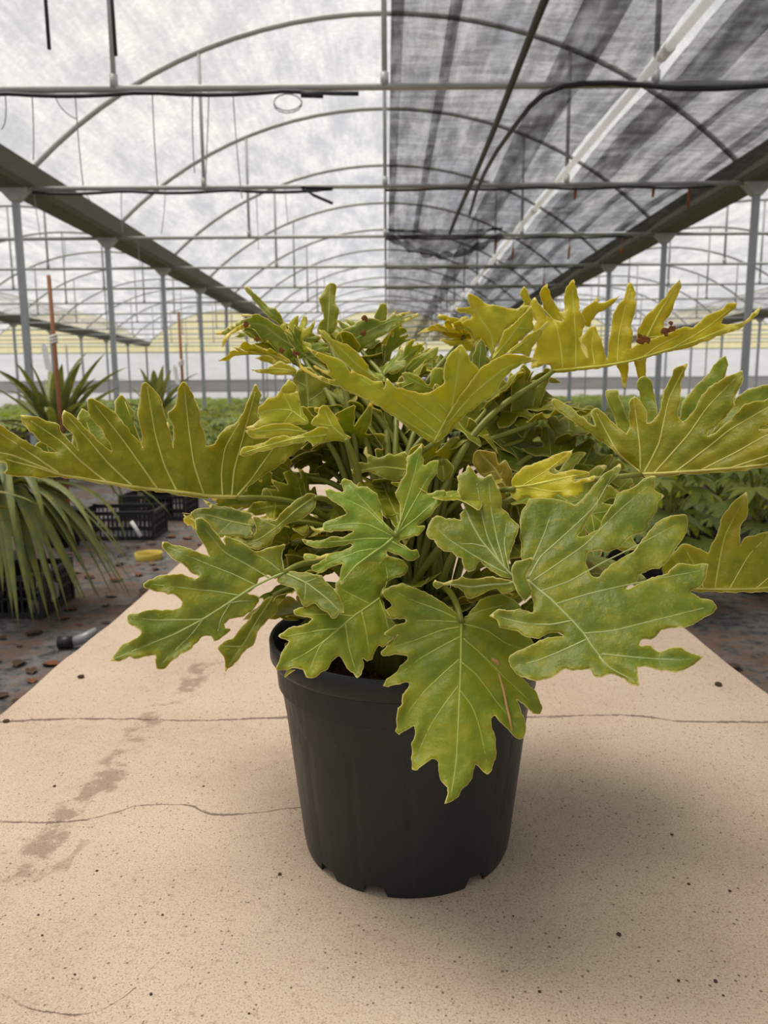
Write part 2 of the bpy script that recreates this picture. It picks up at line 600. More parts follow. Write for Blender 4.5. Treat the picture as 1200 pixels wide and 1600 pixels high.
# end wall: yellow sheets in the gables, white film below, grey kick sheets
wall = structure(empty('wall_back'), 'far end wall of yellow gable sheets over pale film')
for b in BAYS:
    cx = b * 2 * HB
    nrow = 5
    for k in range(nrow):
        z0, z1 = ZT - 0.32 + k * 0.44, ZT - 0.32 + (k + 1) * 0.44 - 0.03
        pm = MB()
        n = 40
        top = ZT + RISE
        prev = None
        for i in range(n + 1):
            x = -HB + 2 * HB * i / n
            za = arch_z(x)
            y = 0.02 * math.sin(i * math.pi)
            pm.v.append((cx + x, ENDY + 0.05 + 0.015 * (i % 2), min(z0, za)))
            pm.v.append((cx + x, ENDY + 0.05 + 0.015 * (i % 2), min(z1, za)))
        for i in range(n):
            pm.f.append((2 * i, 2 * i + 2, 2 * i + 3, 2 * i + 1))
        pm.build('sheet', YELPANEL, wall)
    for k in range(4):
        x0 = cx - HB + k * HB / 2
        MB().box(x0 + 0.02, x0 + HB / 2 - 0.02, ENDY + 0.05, ENDY + 0.07, 1.62, ZT - 0.36).build('sheet', WHTPANEL, wall)
        MB().box(x0 + 0.02, x0 + HB / 2 - 0.02, ENDY + 0.05, ENDY + 0.07, 1.02, 1.58).build('sheet', GREYPANEL, wall)
        MB().box(x0 + 0.02, x0 + HB / 2 - 0.02, ENDY + 0.05, ENDY + 0.07, 0.0, 0.98).build('sheet', WHTPANEL, wall)
    for z in (1.0, 1.6, ZT - 0.34):
        MB().box(cx - HB, cx + HB, ENDY - 0.01, ENDY + 0.05, z - 0.03, z + 0.03).build('rail', GALV, wall)
    for k in range(5):
        x0 = cx - HB + k * HB / 2
        MB().box(x0 - 0.03, x0 + 0.03, ENDY - 0.01, ENDY + 0.049, 0, ZT + 0.1).build('stud', GALV, wall)

# ------------------------------------------------------------------ concrete bench
eL = [on_z(0, 1101, BENCH_Z), on_z(270, 891, BENCH_Z)]
eR = [on_z(1200, 1079, BENCH_Z), on_z(1098, 1000, BENCH_Z)]
BXL = 0.5 * (eL[0].x + eL[1].x)
BXR = 0.5 * (eR[0].x + eR[1].x)
bm_ = MB()
nyb = 260
ys = [-0.6 + 30.6 * (j / nyb) ** 1.7 for j in range(nyb + 1)]
def edge_off(y, s):
    return 0.006 * noise.noise(Vector((y * 9, s, 0))) + 0.014 * noise.noise(Vector((y * 2.3, s + 5, 0)))
rows = []
for y in ys:
    xl = BXL + edge_off(y, 1.3)
    xr = BXR + edge_off(y, 7.7)
    n0 = len(bm_.v)
    bm_.v += [(xl + 0.02, y, 0.0), (xl - 0.004, y, BENCH_Z - 0.03), (xl + 0.003, y, BENCH_Z - 0.008), (xl + 0.012, y, BENCH_Z)]
    bm_.v += [(xr - 0.012, y, BENCH_Z), (xr - 0.003, y, BENCH_Z - 0.008), (xr + 0.004, y, BENCH_Z - 0.03), (xr - 0.02, y, 0.0)]
    rows.append(n0)
for a, b in zip(rows, rows[1:]):
    for k in range(7):
        bm_.f.append((a + k, b + k, b + k + 1, a + k + 1)[::-1])
bm_.f.append(tuple(rows[0] + k for k in range(8)))
bm_.f.append(tuple(rows[-1] + k for k in range(8))[::-1])
bench = bm_.build('concrete_bench', CONC)
tag(bench, 'long low bench of worn beige cracked concrete carrying the potted plant', 'bench')

# ------------------------------------------------------------------ main pot
PC = Vector((on_z(640, 1400, BENCH_Z).x, 1.158, BENCH_Z))
PX, PY = PC.x, PC.y
pot = empty('potted_philodendron', (PX, PY, BENCH_Z))
tag(pot, 'large leafy philodendron with deeply lobed yellow-green leaves in black pot on concrete bench', 'potted plant')
PH = 0.346
profile = [(0.130, 0.016), (0.150, 0.016), (0.158, 0.0155), (0.1585, 0.0), (0.161, 0.0), (0.1635, 0.006), (0.166, 0.020), (0.193, 0.262), (0.1935, 0.270), (0.2005, 0.274), (0.2030, 0.310), (0.2085, 0.313), (0.2115, 0.318), (0.2125, 0.342), (0.2105, 0.346), (0.2065, 0.345), (0.2045, 0.336), (0.200, 0.30), (0.188, 0.22)]
NS = 192
pm = MB()
notch = []
for (px, w) in ((588, 15), (756, 15)):
    pt = on_z(px, 1392, BENCH_Z + 0.0)
    notch.append((math.atan2(pt.y - PY, pt.x - PX), 0.095))
a0 = notch[1][0] - notch[0][0]
for q in range(1, 6):
    notch.append((notch[1][0] + a0 * 1.0 * q, 0.095))
def adiff(a, b):
    return abs((a - b + math.pi) % (2 * math.pi) - math.pi)
for k in range(NS):
    a = 2 * math.pi * k / NS
    nt = any(adiff(a, c) < w for c, w in notch)
    ph = (a * 14 / (2 * math.pi)) % 1.0
    gr = max(0.0, 1 - abs(ph - 0.5) / 0.055)
    for i, (r, z) in enumerate(profile):
        zz = z
        if nt and 3 <= i <= 5:
            zz = (0.0160, 0.0162, 0.0168)[i - 3]
            r = (0.1585, 0.1640, 0.1652)[i - 3]
        if 6 <= i <= 7:
            r -= 0.0022 * min(1, gr * 1.5)
        pm.v.append((r * math.cos(a), r * math.sin(a), zz))
NP = len(profile)
for k in range(NS):
    k2 = (k + 1) % NS
    for i in range(NP - 1):
        pm.f.append((k * NP + i, k2 * NP + i, k2 * NP + i + 1, k * NP + i + 1))
pm.f.append(tuple(k * NP for k in range(NS))[::-1])
pot_me = pm.build('pot', POTM, pot)
bm2 = bmesh.new(); bm2.from_mesh(pot_me.data)
for e in bm2.edges:
    if len(e.link_faces) == 2 and e.calc_face_angle(0) > math.radians(32):
        e.smooth = False
for f in bm2.faces:
    f.smooth = len(f.verts) == 4
bm2.to_mesh(pot_me.data); bm2.free()
pot_me['label'] = 'black plastic nursery pot with wide rim band and notched foot'
sm = MB()
for i in range(14):
    for k in range(48):
        a = 2 * math.pi * k / 48
        r = 0.199 * i / 13
        p = Vector((r * math.cos(a), r * math.sin(a), 0))
        sm.v.append((p.x, p.y, 0.292 + 0.012 * noise.noise(p * 40) + 0.008 * noise.noise(p * 110)))
for i in range(13):
    for k in range(48):
        k2 = (k + 1) % 48
        sm.f.append((i * 48 + k, (i + 1) * 48 + k, (i + 1) * 48 + k2, i * 48 + k2))
sm.build('soil', SOIL, pot)

# ------------------------------------------------------------------ leaves of the philodendron
def catmull(poly, step, closed=True):
    n = len(poly)
    out = []
    rng = range(n) if closed else range(n - 1)
    for i in rng:
        if closed:
            p0, p1, p2, p3 = poly[i - 1], poly[i], poly[(i + 1) % n], poly[(i + 2) % n]
        else:
            p0, p1, p2, p3 = poly[max(i - 1, 0)], poly[i], poly[i + 1], poly[min(i + 2, n - 1)]
        L = math.dist(p1, p2)
        k = max(1, int(round(L / step)))
        for j in range(k):
            t = j / k
            q = []
            for d in (0, 1):
                m1, m2 = (p2[d] - p0[d]) * 0.27, (p3[d] - p1[d]) * 0.27
                h = p1[d] * (2 * t ** 3 - 3 * t * t + 1) + m1 * (t ** 3 - 2 * t * t + t) + p2[d] * (-2 * t ** 3 + 3 * t * t) + m2 * (t ** 3 - t * t)
                q.append(h)
            out.append(tuple(q))
    if not closed:
        out.append(tuple(poly[-1]))
    return out

def seg_dist(P, segs):
    """P (n,2), segs (m,4) -> min distance (n,)"""
    if len(segs) == 0:
        return np.full(len(P), 1e6)
    best = np.full(len(P), 1e9)
    for x0, y0, x1, y1 in segs:
        d = np.array([x1 - x0, y1 - y0])
        L = d @ d + 1e-9
        t = np.clip(((P[:, 0] - x0) * d[0] + (P[:, 1] - y0) * d[1]) / L, 0, 1)
        dx = P[:, 0] - (x0 + t * d[0])
        dy = P[:, 1] - (y0 + t * d[1])
        best = np.minimum(best, np.hypot(dx, dy))
    return best

def inside(P, poly):
    x, y = P[:, 0], P[:, 1]
    c = np.zeros(len(P), bool)
    n = len(poly)
    for i in range(n):
        x0, y0 = poly[i]
        x1, y1 = poly[(i + 1) % n]
        cond = ((y0 > y) != (y1 > y))
        xi = (x1 - x0) * (y - y0) / (y1 - y0 + 1e-12) + x0
        c ^= cond & (x < xi)
    return c

def polyline_segs(pl):
    return [(a[0], a[1], b[0], b[1]) for a, b in zip(pl, pl[1:])]

def auto_veins(outline, mid, minlen):
    """midrib -> lobe tips"""
    P = np.array(outline)
    ms = polyline_segs(mid)
    d = seg_dist(P, ms)
    n = len(P)
    # cumulative midrib
    cum = [0]
    for a, b in zip(mid, mid[1:]):
        cum.append(cum[-1] + math.dist(a, b))
    def mp(s):
        s = min(max(s, 0), cum[-1])
        for i in range(len(mid) - 1):
            if s <= cum[i + 1]:
                t = (s - cum[i]) / max(1e-6, cum[i + 1] - cum[i])
                return (mid[i][0] + (mid[i + 1][0] - mid[i][0]) * t, mid[i][1] + (mid[i + 1][1] - mid[i][1]) * t)
        return mid[-1]
    def proj(p):
        best, bs = 1e9, 0
        for i in range(len(mid) - 1):
            a, b = mid[i], mid[i + 1]
            dx, dy = b[0] - a[0], b[1] - a[1]
            L2 = dx * dx + dy * dy + 1e-9
            t = min(1, max(0, ((p[0] - a[0]) * dx + (p[1] - a[1]) * dy) / L2))
            q = (a[0] + dx * t, a[1] + dy * t)
            dd = math.dist(p, q)
            if dd < best:
                best, bs = dd, cum[i] + t * math.sqrt(L2)
        return bs
    veins = []
    W = max(3, n // 26)
    for i in range(n):
        win = [d[(i + k) % n] for k in range(-W, W + 1)]
        if d[i] >= max(win) - 1e-9 and d[i] > minlen and d[i] - min(win) > minlen * 0.22:
            tip = outline[i]
            s = proj(tip)
            s0 = s - 0.62 * d[i]
            a = mp(s0)
            tipi = (a[0] + (tip[0] - a[0]) * 0.93, a[1] + (tip[1] - a[1]) * 0.93)
            # bend towards the leaf apex end
            b = mp(s0 + 0.28 * d[i])
            mid_ = ((a[0] + tipi[0]) / 2 * 0.86 + b[0] * 0.14, (a[1] + tipi[1]) / 2 * 0.86 + b[1] * 0.14)
            pl = []
            for k in range(9):
                t = k / 8
                pl.append(tuple(a[q] * (1 - t) ** 2 + 2 * mid_[q] * t * (1 - t) + tipi[q] * t * t for q in (0, 1)))
            if all(inside(np.array(pl[2:]), outline)):
                veins.append(pl)
    return veins

def leaf_patch(outline, mid, mapfn, step, seed, rel=1.0, ruffle=1.0, veins_on=True, vamp=1.0, lats=None):
    """returns (verts3d, faces, edge, vein, veinlines3d). step = mesh size in outline units; rel = metres per outline unit"""
    rs = random.Random(seed)
    ol = catmull(outline, step)
    ol2 = []
    for i, p in enumerate(ol):
        j = 0.16 * step
        a_, b_ = ol[i - 1], ol[(i + 1) % len(ol)]
        tx, ty = b_[0] - a_[0], b_[1] - a_[1]
        tl = math.hypot(tx, ty) + 1e-9
        w_ = 0.55 * step * noise.noise(Vector((p[0] / (step * 3.2), p[1] / (step * 3.2), seed * 1.7)))
        ol2.append((p[0] - ty / tl * w_ + rs.uniform(-j, j), p[1] + tx / tl * w_ + rs.uniform(-j, j)))
    ol = ol2
    P = np.array(ol)
    x0, y0 = P.min(0); x1, y1 = P.max(0)
    hx, hy = step * 1.15, step * 1.0
    gx = np.arange(x0, x1, hx)
    gy = np.arange(y0, y1, hy)
    G = np.array([(x + (hx / 2 if j % 2 else 0), y) for j, y in enumerate(gy) for x in gx])
    osegs = [(ol[i][0], ol[i][1], ol[(i + 1) % len(ol)][0], ol[(i + 1) % len(ol)][1]) for i in range(len(ol))]
    if len(G):
        G = G[inside(G, ol)]
    if len(G):
        G = G[seg_dist(G, osegs) > step * 0.55]
    mids = catmull(mid, step * 2, closed=False) if mid and len(mid) > 1 else []
    if lats is not None:
        lat = [catmull(l_, step * 2, closed=False) for l_ in lats]
    else:
        lat = auto_veins(ol, mids, step * 5) if (mids and veins_on) else []
    pts = [Vector(p) for p in ol] + [Vector(p) for p in G]
    res = delaunay_2d_cdt(pts, [], [list(range(len(ol)))], 1, 1e-5)
    V2 = np.array([(v.x, v.y) for v in res[0]])
    faces = [tuple(f) for f in res[2]]
    ed = seg_dist(V2, osegs)
    md = seg_dist(V2, polyline_segs(mids)) if mids else np.full(len(V2), 1e6)
    ls = [s for l in lat for s in polyline_segs(l)]
    ld = seg_dist(V2, ls) if ls else np.full(len(V2), 1e6)
    vd = np.minimum(md, ld)
    edge = np.clip(1 - ed / (step * 3.2), 0, 1)
    vein = np.maximum(np.exp(-(md / (step * 0.9)) ** 2), 0.75 * np.exp(-(ld / (step * 0.6)) ** 2))
    # relief in metres: quilting between veins, ruffled margin
    wav = step * 8.0
    msg = polyline_segs(mids) if mids else []
    def relief(Q):
        Q = np.array(Q, dtype=float).reshape(-1, 2)
        ed_ = seg_dist(Q, osegs)
        vd_ = np.minimum(seg_dist(Q, msg), seg_dist(Q, ls))
        out = np.zeros(len(Q))
        for i in range(len(Q)):
            q = Vector((Q[i, 0] / wav, Q[i, 1] / wav, seed * 3.7))
            e = max(0.0, 1 - ed_[i] / (step * 7))
            out[i] = ruffle * step * rel * (e * e * 3.4 * noise.noise(q) + 1.3 * noise.noise(q * 0.45) + 0.30 * noise.noise(q * 2.3))
        if mids:
            out += vamp * 0.9 * step * rel * np.exp(-(vd_ / (step * 2.6)) ** 2)
        return out
    off = relief(V2)
    V3 = [mapfn(V2[i, 0], V2[i, 1], off[i], md[i] if mids else 0.0) for i in range(len(V2))]
    lines = []
    if mids:
        ro = relief(mids)
        lines.append((1.0, [mapfn(p[0], p[1], ro[k], 0) for k, p in enumerate(mids)]))
        for l in lat:
            dm = seg_dist(np.array(l), msg)
            ro = relief(l)
            lines.append((0.6, [mapfn(p[0], p[1], ro[k], dm[k]) for k, p in enumerate(l)]))
    return V3, faces, edge, vein, lines

def finish_leaf(name, parts, color, parent, thick=0.0009, vr=0.0022, vcol=None, tints=None):
    color = tuple(min(1, c * 1.28) for c in color)
    V, Fc, E, W, LN, TI = [], [], [], [], [], []
    for pi, (v, f, e, w, ln) in enumerate(parts):
        n = len(V)
        TI += [tints[pi] if tints else 0.0] * len(v)
        V += [tuple(p) for p in v]
        Fc += [tuple(i + n for i in q) for q in f]
        E += list(e); W += list(w); LN += ln
    org = parent.location if parent is not None else Vector((0, 0, 0))
    V = [(p[0] - org.x, p[1] - org.y, p[2] - org.z) for p in V]
    me = bpy.data.meshes.new(name)
    me.from_pydata(V, [], Fc)
    me.materials.append(LEAF)
    a = me.attributes.new('edge', 'FLOAT', 'POINT'); a.data.foreach_set('value', np.array(E, dtype=np.float32))
    a = me.attributes.new('vein', 'FLOAT', 'POINT'); a.data.foreach_set('value', np.array(W, dtype=np.float32))
    a = me.attributes.new('tint', 'FLOAT', 'POINT'); a.data.foreach_set('value', np.array(TI, dtype=np.float32))
    me.polygons.foreach_set('use_smooth', [True] * len(me.polygons))
    me.update()
    o = link(bpy.data.objects.new(name, me), parent)
    o.color = (*color, 1)
    if thick:
        md = o.modifiers.new('thickness', 'SOLIDIFY')
        md.thickness = thick
        md.offset = 0
        md.use_rim = True
    if LN:
        vm = MB()
        for wgt, pl in LN:
            pl = [Vector(p) - org for p in pl]
            n = len(pl)
            if n < 2:
                continue
            vm.tube(pl, [vr * wgt * (1 - 0.75 * i / (n - 1)) + 0.0003 for i in range(n)], 5)
        vo = vm.build('vein', VEIN, o, True)
        vo.color = (*(vcol or color), 1)
    return o

CROWN = Vector((PX, PY, BENCH_Z + 0.30))
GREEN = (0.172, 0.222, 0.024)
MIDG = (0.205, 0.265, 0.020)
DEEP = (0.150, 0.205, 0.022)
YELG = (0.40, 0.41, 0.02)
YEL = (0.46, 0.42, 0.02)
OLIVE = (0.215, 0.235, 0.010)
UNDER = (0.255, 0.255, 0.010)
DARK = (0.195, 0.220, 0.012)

def petiole(leaf, joint, spread=0.06, rad=0.0046, seed=0, lift=0.5):
    rs = random.Random(seed)
    a = rs.uniform(0, 6.28)
    base = CROWN + Vector((math.cos(a) * spread, math.sin(a) * spread, -0.015))
    J = Vector(joint)
    h = max(0.05, (J.z - base.z))
    c1 = base + Vector((0, 0, max(0.08, h * 0.7 + 0.04))) + (J - base) * 0.12
    c2 = base + (J - base) * 0.72 + Vector((0, 0, 0.05 + 0.05 * lift))
    pl = bezier(base, c1, c2, J, 16)
    org = pot.location
    mb = MB().tube([p - org for p in pl], [rad * (1.45 - 0.65 * i / 16) for i in range(17)], 8)
    o = mb.build('petiole', STALK, leaf, True)
    return o

lcount = [0]
def photo_leaf(patches, color, joint=None, pet=True, thick=0.0008, step=4.2, vr=0.0015, ruffle=1.0, vcol=None, label=None, tints=None):
    """patches: (outline px, midrib px or None, depth, centre px, gx, gy[, fold])"""
    lcount[0] += 1
    parts = []
    jp = None
    for i, p in enumerate(patches):
        ol, mid, d0, c, gx, gy = p[:6]
        fold = p[6] if len(p) > 6 else 0.0
        kk = 0.0
        lats = p[7] if len(p) > 7 else None
        def dep(x, y, md=0.0, d0=d0, c=c, gx=gx, gy=gy, fold=fold, kk=kk):
            return d0 + gx * (x - c[0]) / 100 + gy * (y - c[1]) / 100 + fold * min(md, 400) / 100 + kk * ((x - c[0]) ** 2 + (y - c[1]) ** 2) / 1e4
        def mapfn(x, y, off, md, dep=dep):
            return at(x, y, dep(x, y, md) + off)
        if jp is None and joint is not None:
            jp = at(joint[0], joint[1], dep(joint[0], joint[1]))
        parts.append(leaf_patch(ol, mid, mapfn, step, lcount[0] * 10 + i, rel=d0 / F_PX, ruffle=ruffle, lats=lats))
    o = finish_leaf('leaf', parts, color, pot, thick, vr, vcol, tints)
    if label:
        o['label'] = label
    if pet and jp is not None:
        petiole(o, jp, seed=lcount[0])
    return o

# --- big leaf hanging over the front of the pot
E_o = [(724,968),(706,952),(692,941),(678,932),(659,922),(643,916),(629,912),(611,916),(596,926),(604,935),(612,946),(598,958),(606,966),(620,967),(633,967),(632,974),(618,977),(604,986),(599,991),(613,995),(621,992),(608,1005),(595,1018),(597,1025),(608,1024),(620,1023),(637,1024),(639,1031),(625,1039),(621,1049),(606,1060),(597,1073),(606,1073),(620,1069),(637,1066),(639,1072),(629,1085),(628,1099),(622,1106),(621,1122),(618,1143),(624,1149),(636,1139),(647,1134),(648,1147),(644,1164),(643,1182),(645,1202),(652,1203),(662,1194),(678,1186),(685,1191),(685,1205),(691,1221),(700,1231),(699,1242),(695,1256),(703,1253),(715,1245),(722,1233),(731,1226),(738,1212),(743,1194),(752,1203),(761,1210),(769,1203),(771,1189),(775,1175),(773,1152),(768,1136),(767,1122),(774,1117),(782,1129),(793,1140),(807,1152),(817,1154),(822,1145),(820,1127),(812,1106),(807,1092),(821,1103),(833,1114),(844,1116),(848,1106),(840,1085),(826,1069),(812,1055),(802,1042),(812,1029),(835,1011),(830,999),(817,976),(812,946),(798,935),(780,928),(752,937),(736,953)]
photo_leaf([(E_o, [(721,971),(720,1040),(717,1110),(713,1190),(704,1246)], 0.965, (721,971), 0.0, -0.036, 0.012, [[(719,980),(690,985),(650,1000),(612,1012)],[(719,995),(690,1010),(655,1030),(630,1050)],[(718,1030),(690,1055),(662,1082),(632,1120)],[(716,1072),(695,1100),(672,1135),(652,1180)],[(724,975),(760,985),(790,1005),(820,1015)],[(724,998),(750,1020),(790,1060),(838,1105)],[(721,1035),(745,1055),(775,1095),(812,1142)],[(718,1078),(738,1105),(750,1140),(762,1198)],[(716,968),(690,955),(650,940),(618,925)],[(717,972),(680,970),(650,970)],[(726,965),(750,955),(790,945)]])], MIDG, (721,970))

# --- broad leaf leaning out over the bench, with folded back lobes
F_o = [(820,892),(814,868),(812,832),(816,800),(828,780),(852,778),(884,784),(900,790),(920,768),(940,744),(968,724),(969,736),(952,756),(936,772),(932,792),(916,816),(902,838),(916,838),(936,824),(944,808),(956,788),(968,770),(992,760),(1004,748),(1024,743),(1022,764),(1038,774),(1028,786),(1026,800),(1014,814),(1012,826),(984,840),(968,856),(952,862),(932,860),(918,864),(916,880),(924,900),(936,902),(948,888),(972,872),(992,860),(1000,848),(1012,832),(1028,816),(1048,806),(1072,805),(1074,828),(1060,852),(1046,872),(1036,884),(1012,892),(998,900),(996,908),(978,920),(1000,912),(1016,904),(1040,896),(1060,880),(1084,881),(1106,882),(1104,900),(1096,916),(1078,924),(1086,929),(1094,936),(1112,938),(1120,950),(1112,960),(1096,966),(1084,976),(1060,980),(1036,984),(1020,998),(1004,1000),(1000,1008),(1016,1010),(1032,1018),(1052,1010),(1066,1013),(1080,1020),(1097,1027),(1084,1038),(1060,1050),(1036,1048),(1012,1042),(996,1042),(998,1058),(998,1072),(980,1066),(968,1056),(952,1054),(940,1058),(928,1056),(922,1044),(908,1048),(884,1046),(864,1056),(840,1064),(812,1056),(796,1040),(798,1024),(820,1012),(844,1002),(860,996),(880,994),(874,988),(860,988),(844,996),(824,996),(808,988),(794,984),(780,980),(776,968),(763,962),(780,952),(796,954),(812,952),(832,957),(834,945),(828,920)]
H_o = [(800,902),(796,885),(798,862),(805,843),(812,823),(802,813),(792,802),(783,795),(784,777),(780,765),(773,753),(767,740),(758,745),(747,745),(740,737),(732,728),(727,735),(715,745),(717,753),(713,767),(717,775),(722,783),(727,793),(719,803),(720,813),(710,810),(697,810),(683,805),(675,810),(670,820),(665,832),(670,840),(678,843),(685,853),(693,860),(707,862),(712,872),(722,872),(723,887),(732,894),(742,888),(747,880),(751,877),(756,884),(763,888),(775,896),(788,901)]
H2_o = [(802,908),(777,903),(753,902),(733,903),(723,900),(715,905),(703,907),(692,910),(680,905),(676,912),(682,920),(690,916),(703,915),(715,918),(723,925),(727,933),(737,936),(753,930),(767,923),(777,920),(785,928),(797,925),(806,918)]
H3_o = [(798,887),(805,878),(817,875),(832,872),(830,883),(822,900),(827,917),(830,923),(820,940),(810,928),(803,912)]
photo_leaf([(F_o, [(824,906),(842,922),(860,936),(880,956),(896,972),(912,990),(924,1008),(936,1024),(946,1042)], 0.90, (824,904), -0.012, -0.05, 0.004, [[(826,903),(845,870),(880,838),(930,790),(960,735)],[(822,897),(835,870),(850,835),(862,800)],[(832,908),(870,882),(915,850),(965,800),(1012,760)],[(845,924),(890,908),(940,880),(1000,850),(1060,818)],[(868,944),(920,928),(980,914),(1040,902),(1095,892)],[(912,990),(960,985),(1020,970),(1100,950)],[(940,1022),(980,1026),(1030,1030),(1080,1030)],[(893,970),(860,976),(820,974),(780,964)],[(915,1000),(880,1016),(840,1032),(806,1040)],[(936,1026),(955,1045),(988,1062)]]),
            (H_o, [(802,902),(775,872),(750,842),(734,812),(724,785)], 0.905, (798,900), 0.0, -0.045, 0.0, [[(783,882),(762,840),(752,800),(745,755)],[(790,890),(776,840),(768,800),(764,755)],[(796,892),(788,850),(792,815)],[(795,898),(775,888),(740,868),(700,842),(678,820)],[(762,856),(740,850),(715,850)]]),
            (H2_o, [(802,911),(770,913),(735,917),(700,911)], 0.895, (798,900), -0.02, 0.0),
            (H3_o, None, 0.885, (815,905), 0.0, -0.03)], GREEN, (822,906), vcol=(0.28, 0.36, 0.14))

# --- mid leaf in the centre
G_o = [(618,834),(600,818),(598,806),(594,784),(586,770),(574,760),(560,760),(550,752),(538,748),(533,754),(537,768),(526,768),(514,764),(506,764),(512,776),(528,788),(543,801),(526,810),(504,818),(503,824),(492,826),(482,820),(488,828),(506,831),(526,830),(546,829),(552,831),(536,838),(518,839),(500,845),(486,845),(472,843),(478,852),(494,856),(514,856),(530,854),(548,849),(551,852),(538,860),(518,864),(500,868),(476,867),(476,874),(490,876),(510,871),(498,880),(487,886),(492,893),(502,896),(516,887),(535,881),(531,898),(533,916),(542,902),(556,892),(568,882),(582,879),(594,881),(600,872),(608,869),(604,861),(614,866),(626,869),(634,874),(648,876),(656,869),(650,859),(642,860),(634,852),(624,846),(636,840),(652,837),(662,828),(664,822),(653,822),(664,812),(674,804),(686,788),(698,774),(694,765),(682,767),(674,772),(667,772),(667,762),(678,746),(684,734),(684,720),(672,722),(662,727),(659,710),(659,694),(646,708),(636,716),(634,740),(626,752),(618,770),(624,790),(625,818)]
photo_leaf([(G_o, [(619,836),(600,852),(580,866),(556,884),(534,910)], 0.95, (618,834), 0.012, -0.035, 0.008, [[(617,834),(595,812),(570,785),(545,758)],[(600,822),(575,798),(548,784),(515,770)],[(612,837),(575,820),(545,818),(495,826)],[(608,842),(570,842),(530,846),(480,848)],[(595,856),(560,862),(520,878),(494,890)],[(620,832),(633,790),(645,750),(656,705)],[(622,830),(640,798),(660,762),(680,728)],[(622,832),(650,810),(675,788),(692,772)],[(612,846),(630,856),(650,868)]])], (0.20, 0.30, 0.03), (618,836))

# --- leaf over the pot rim
D_o = [(596,931),(600,915),(612,905),(632,898),(637,888),(630,875),(605,868),(580,872),(560,880),(540,893),(525,910),(522,926),(505,940),(480,946),(458,954),(460,959),(472,963),(488,967),(480,973),(464,978),(454,980),(436,994),(442,998),(451,1002),(446,1010),(439,1020),(438,1028),(432,1046),(446,1047),(460,1043),(474,1047),(479,1058),(490,1059),(502,1052),(512,1046),(518,1034),(528,1025),(536,1032),(542,1044),(552,1052),(558,1060),(565,1052),(568,1036),(567,1029),(573,1033),(582,1030),(584,1020),(592,1008),(598,1011),(612,1000),(620,988),(616,972),(604,954),(598,938)]
photo_leaf([(D_o, [(597,932),(575,948),(553,963),(530,982),(500,1010),(484,1048)], 1.0, (596,931), 0.014, -0.045, 0.0, [[(580,945),(550,930),(530,918)],[(553,963),(520,960),(475,960)],[(530,982),(500,985),(446,995)],[(515,996),(480,1020),(442,1040)],[(540,975),(545,1010),(556,1050)],[(565,955),(573,990),(577,1025)],[(597,928),(606,905),(602,880)],[(592,935),(602,960),(608,990)]])], MIDG, (597,932))

# --- leaf reaching out low beside the strap leaved plants
B_o = [(444,894),(438,880),(441,865),(446,850),(432,853),(415,857),(397,862),(380,848),(362,840),(350,838),(352,851),(342,838),(330,822),(316,808),(306,812),(306,830),(312,843),(320,854),(327,869),(312,864),(300,857),(285,853),(270,850),(254,847),(253,855),(262,865),(275,877),(290,884),(297,892),(304,896),(311,901),(305,905),(296,901),(285,897),(270,897),(255,898),(240,903),(223,912),(224,918),(240,923),(258,926),(272,930),(283,935),(285,940),(282,948),(270,953),(258,953),(245,952),(230,953),(215,958),(200,960),(197,966),(200,973),(210,979),(219,985),(218,992),(210,998),(200,1003),(188,1010),(180,1020),(171,1033),(185,1033),(195,1028),(203,1026),(210,1031),(220,1030),(228,1025),(242,1024),(243,1035),(244,1046),(256,1045),(265,1036),(280,1024),(293,1018),(305,1007),(312,998),(320,993),(330,994),(334,1002),(345,998),(352,992),(361,986),(360,981),(352,981),(350,975),(358,968),(368,967),(380,963),(392,956),(400,949),(404,940),(404,932),(395,930),(388,927),(395,921),(402,913),(405,905),(418,898),(430,905),(440,899)]
S_o = [(446,893),(468,893),(486,896),(502,900),(510,910),(524,924),(534,940),(538,958),(529,958),(520,967),(510,958),(500,951),(490,944),(478,949),(469,938),(463,928),(460,920),(452,916),(440,914),(433,908),(436,900)]
photo_leaf([(B_o, [(444,895),(420,905),(398,916),(376,930),(345,950),(318,967),(275,990),(230,1008),(178,1030)], 1.0, (444,894), 0.03, -0.03, 0.006, [[(375,931),(340,925),(305,921),(235,913)],[(400,915),(365,898),(325,882),(262,855)],[(422,904),(385,882),(350,862),(314,818)],[(441,895),(420,878),(395,864)],[(317,968),(280,969),(245,969),(205,965)],[(317,968),(300,990),(275,1015),(250,1040)],[(360,942),(372,940),(398,938)],[(360,942),(345,968),(340,990)],[(444,892),(440,870),(443,855)]]),
            (S_o, [(448,897),(480,912),(510,935),(532,956)], 0.995, (450,895), -0.02, -0.03)], GREEN, (444,895), vcol=(0.26, 0.36, 0.10))

C_o = [(352,1050),(351,1027),(340,1012),(350,1002),(365,997),(377,980),(392,965),(410,940),(427,930),(434,950),(430,962),(417,970),(402,987),(397,1007),(380,1020),(367,1037)]
photo_leaf([(C_o, [(427,932),(405,965),(385,1000),(358,1040)], 1.09, (390,980), 0.0, -0.02)], DARK, (427,931))

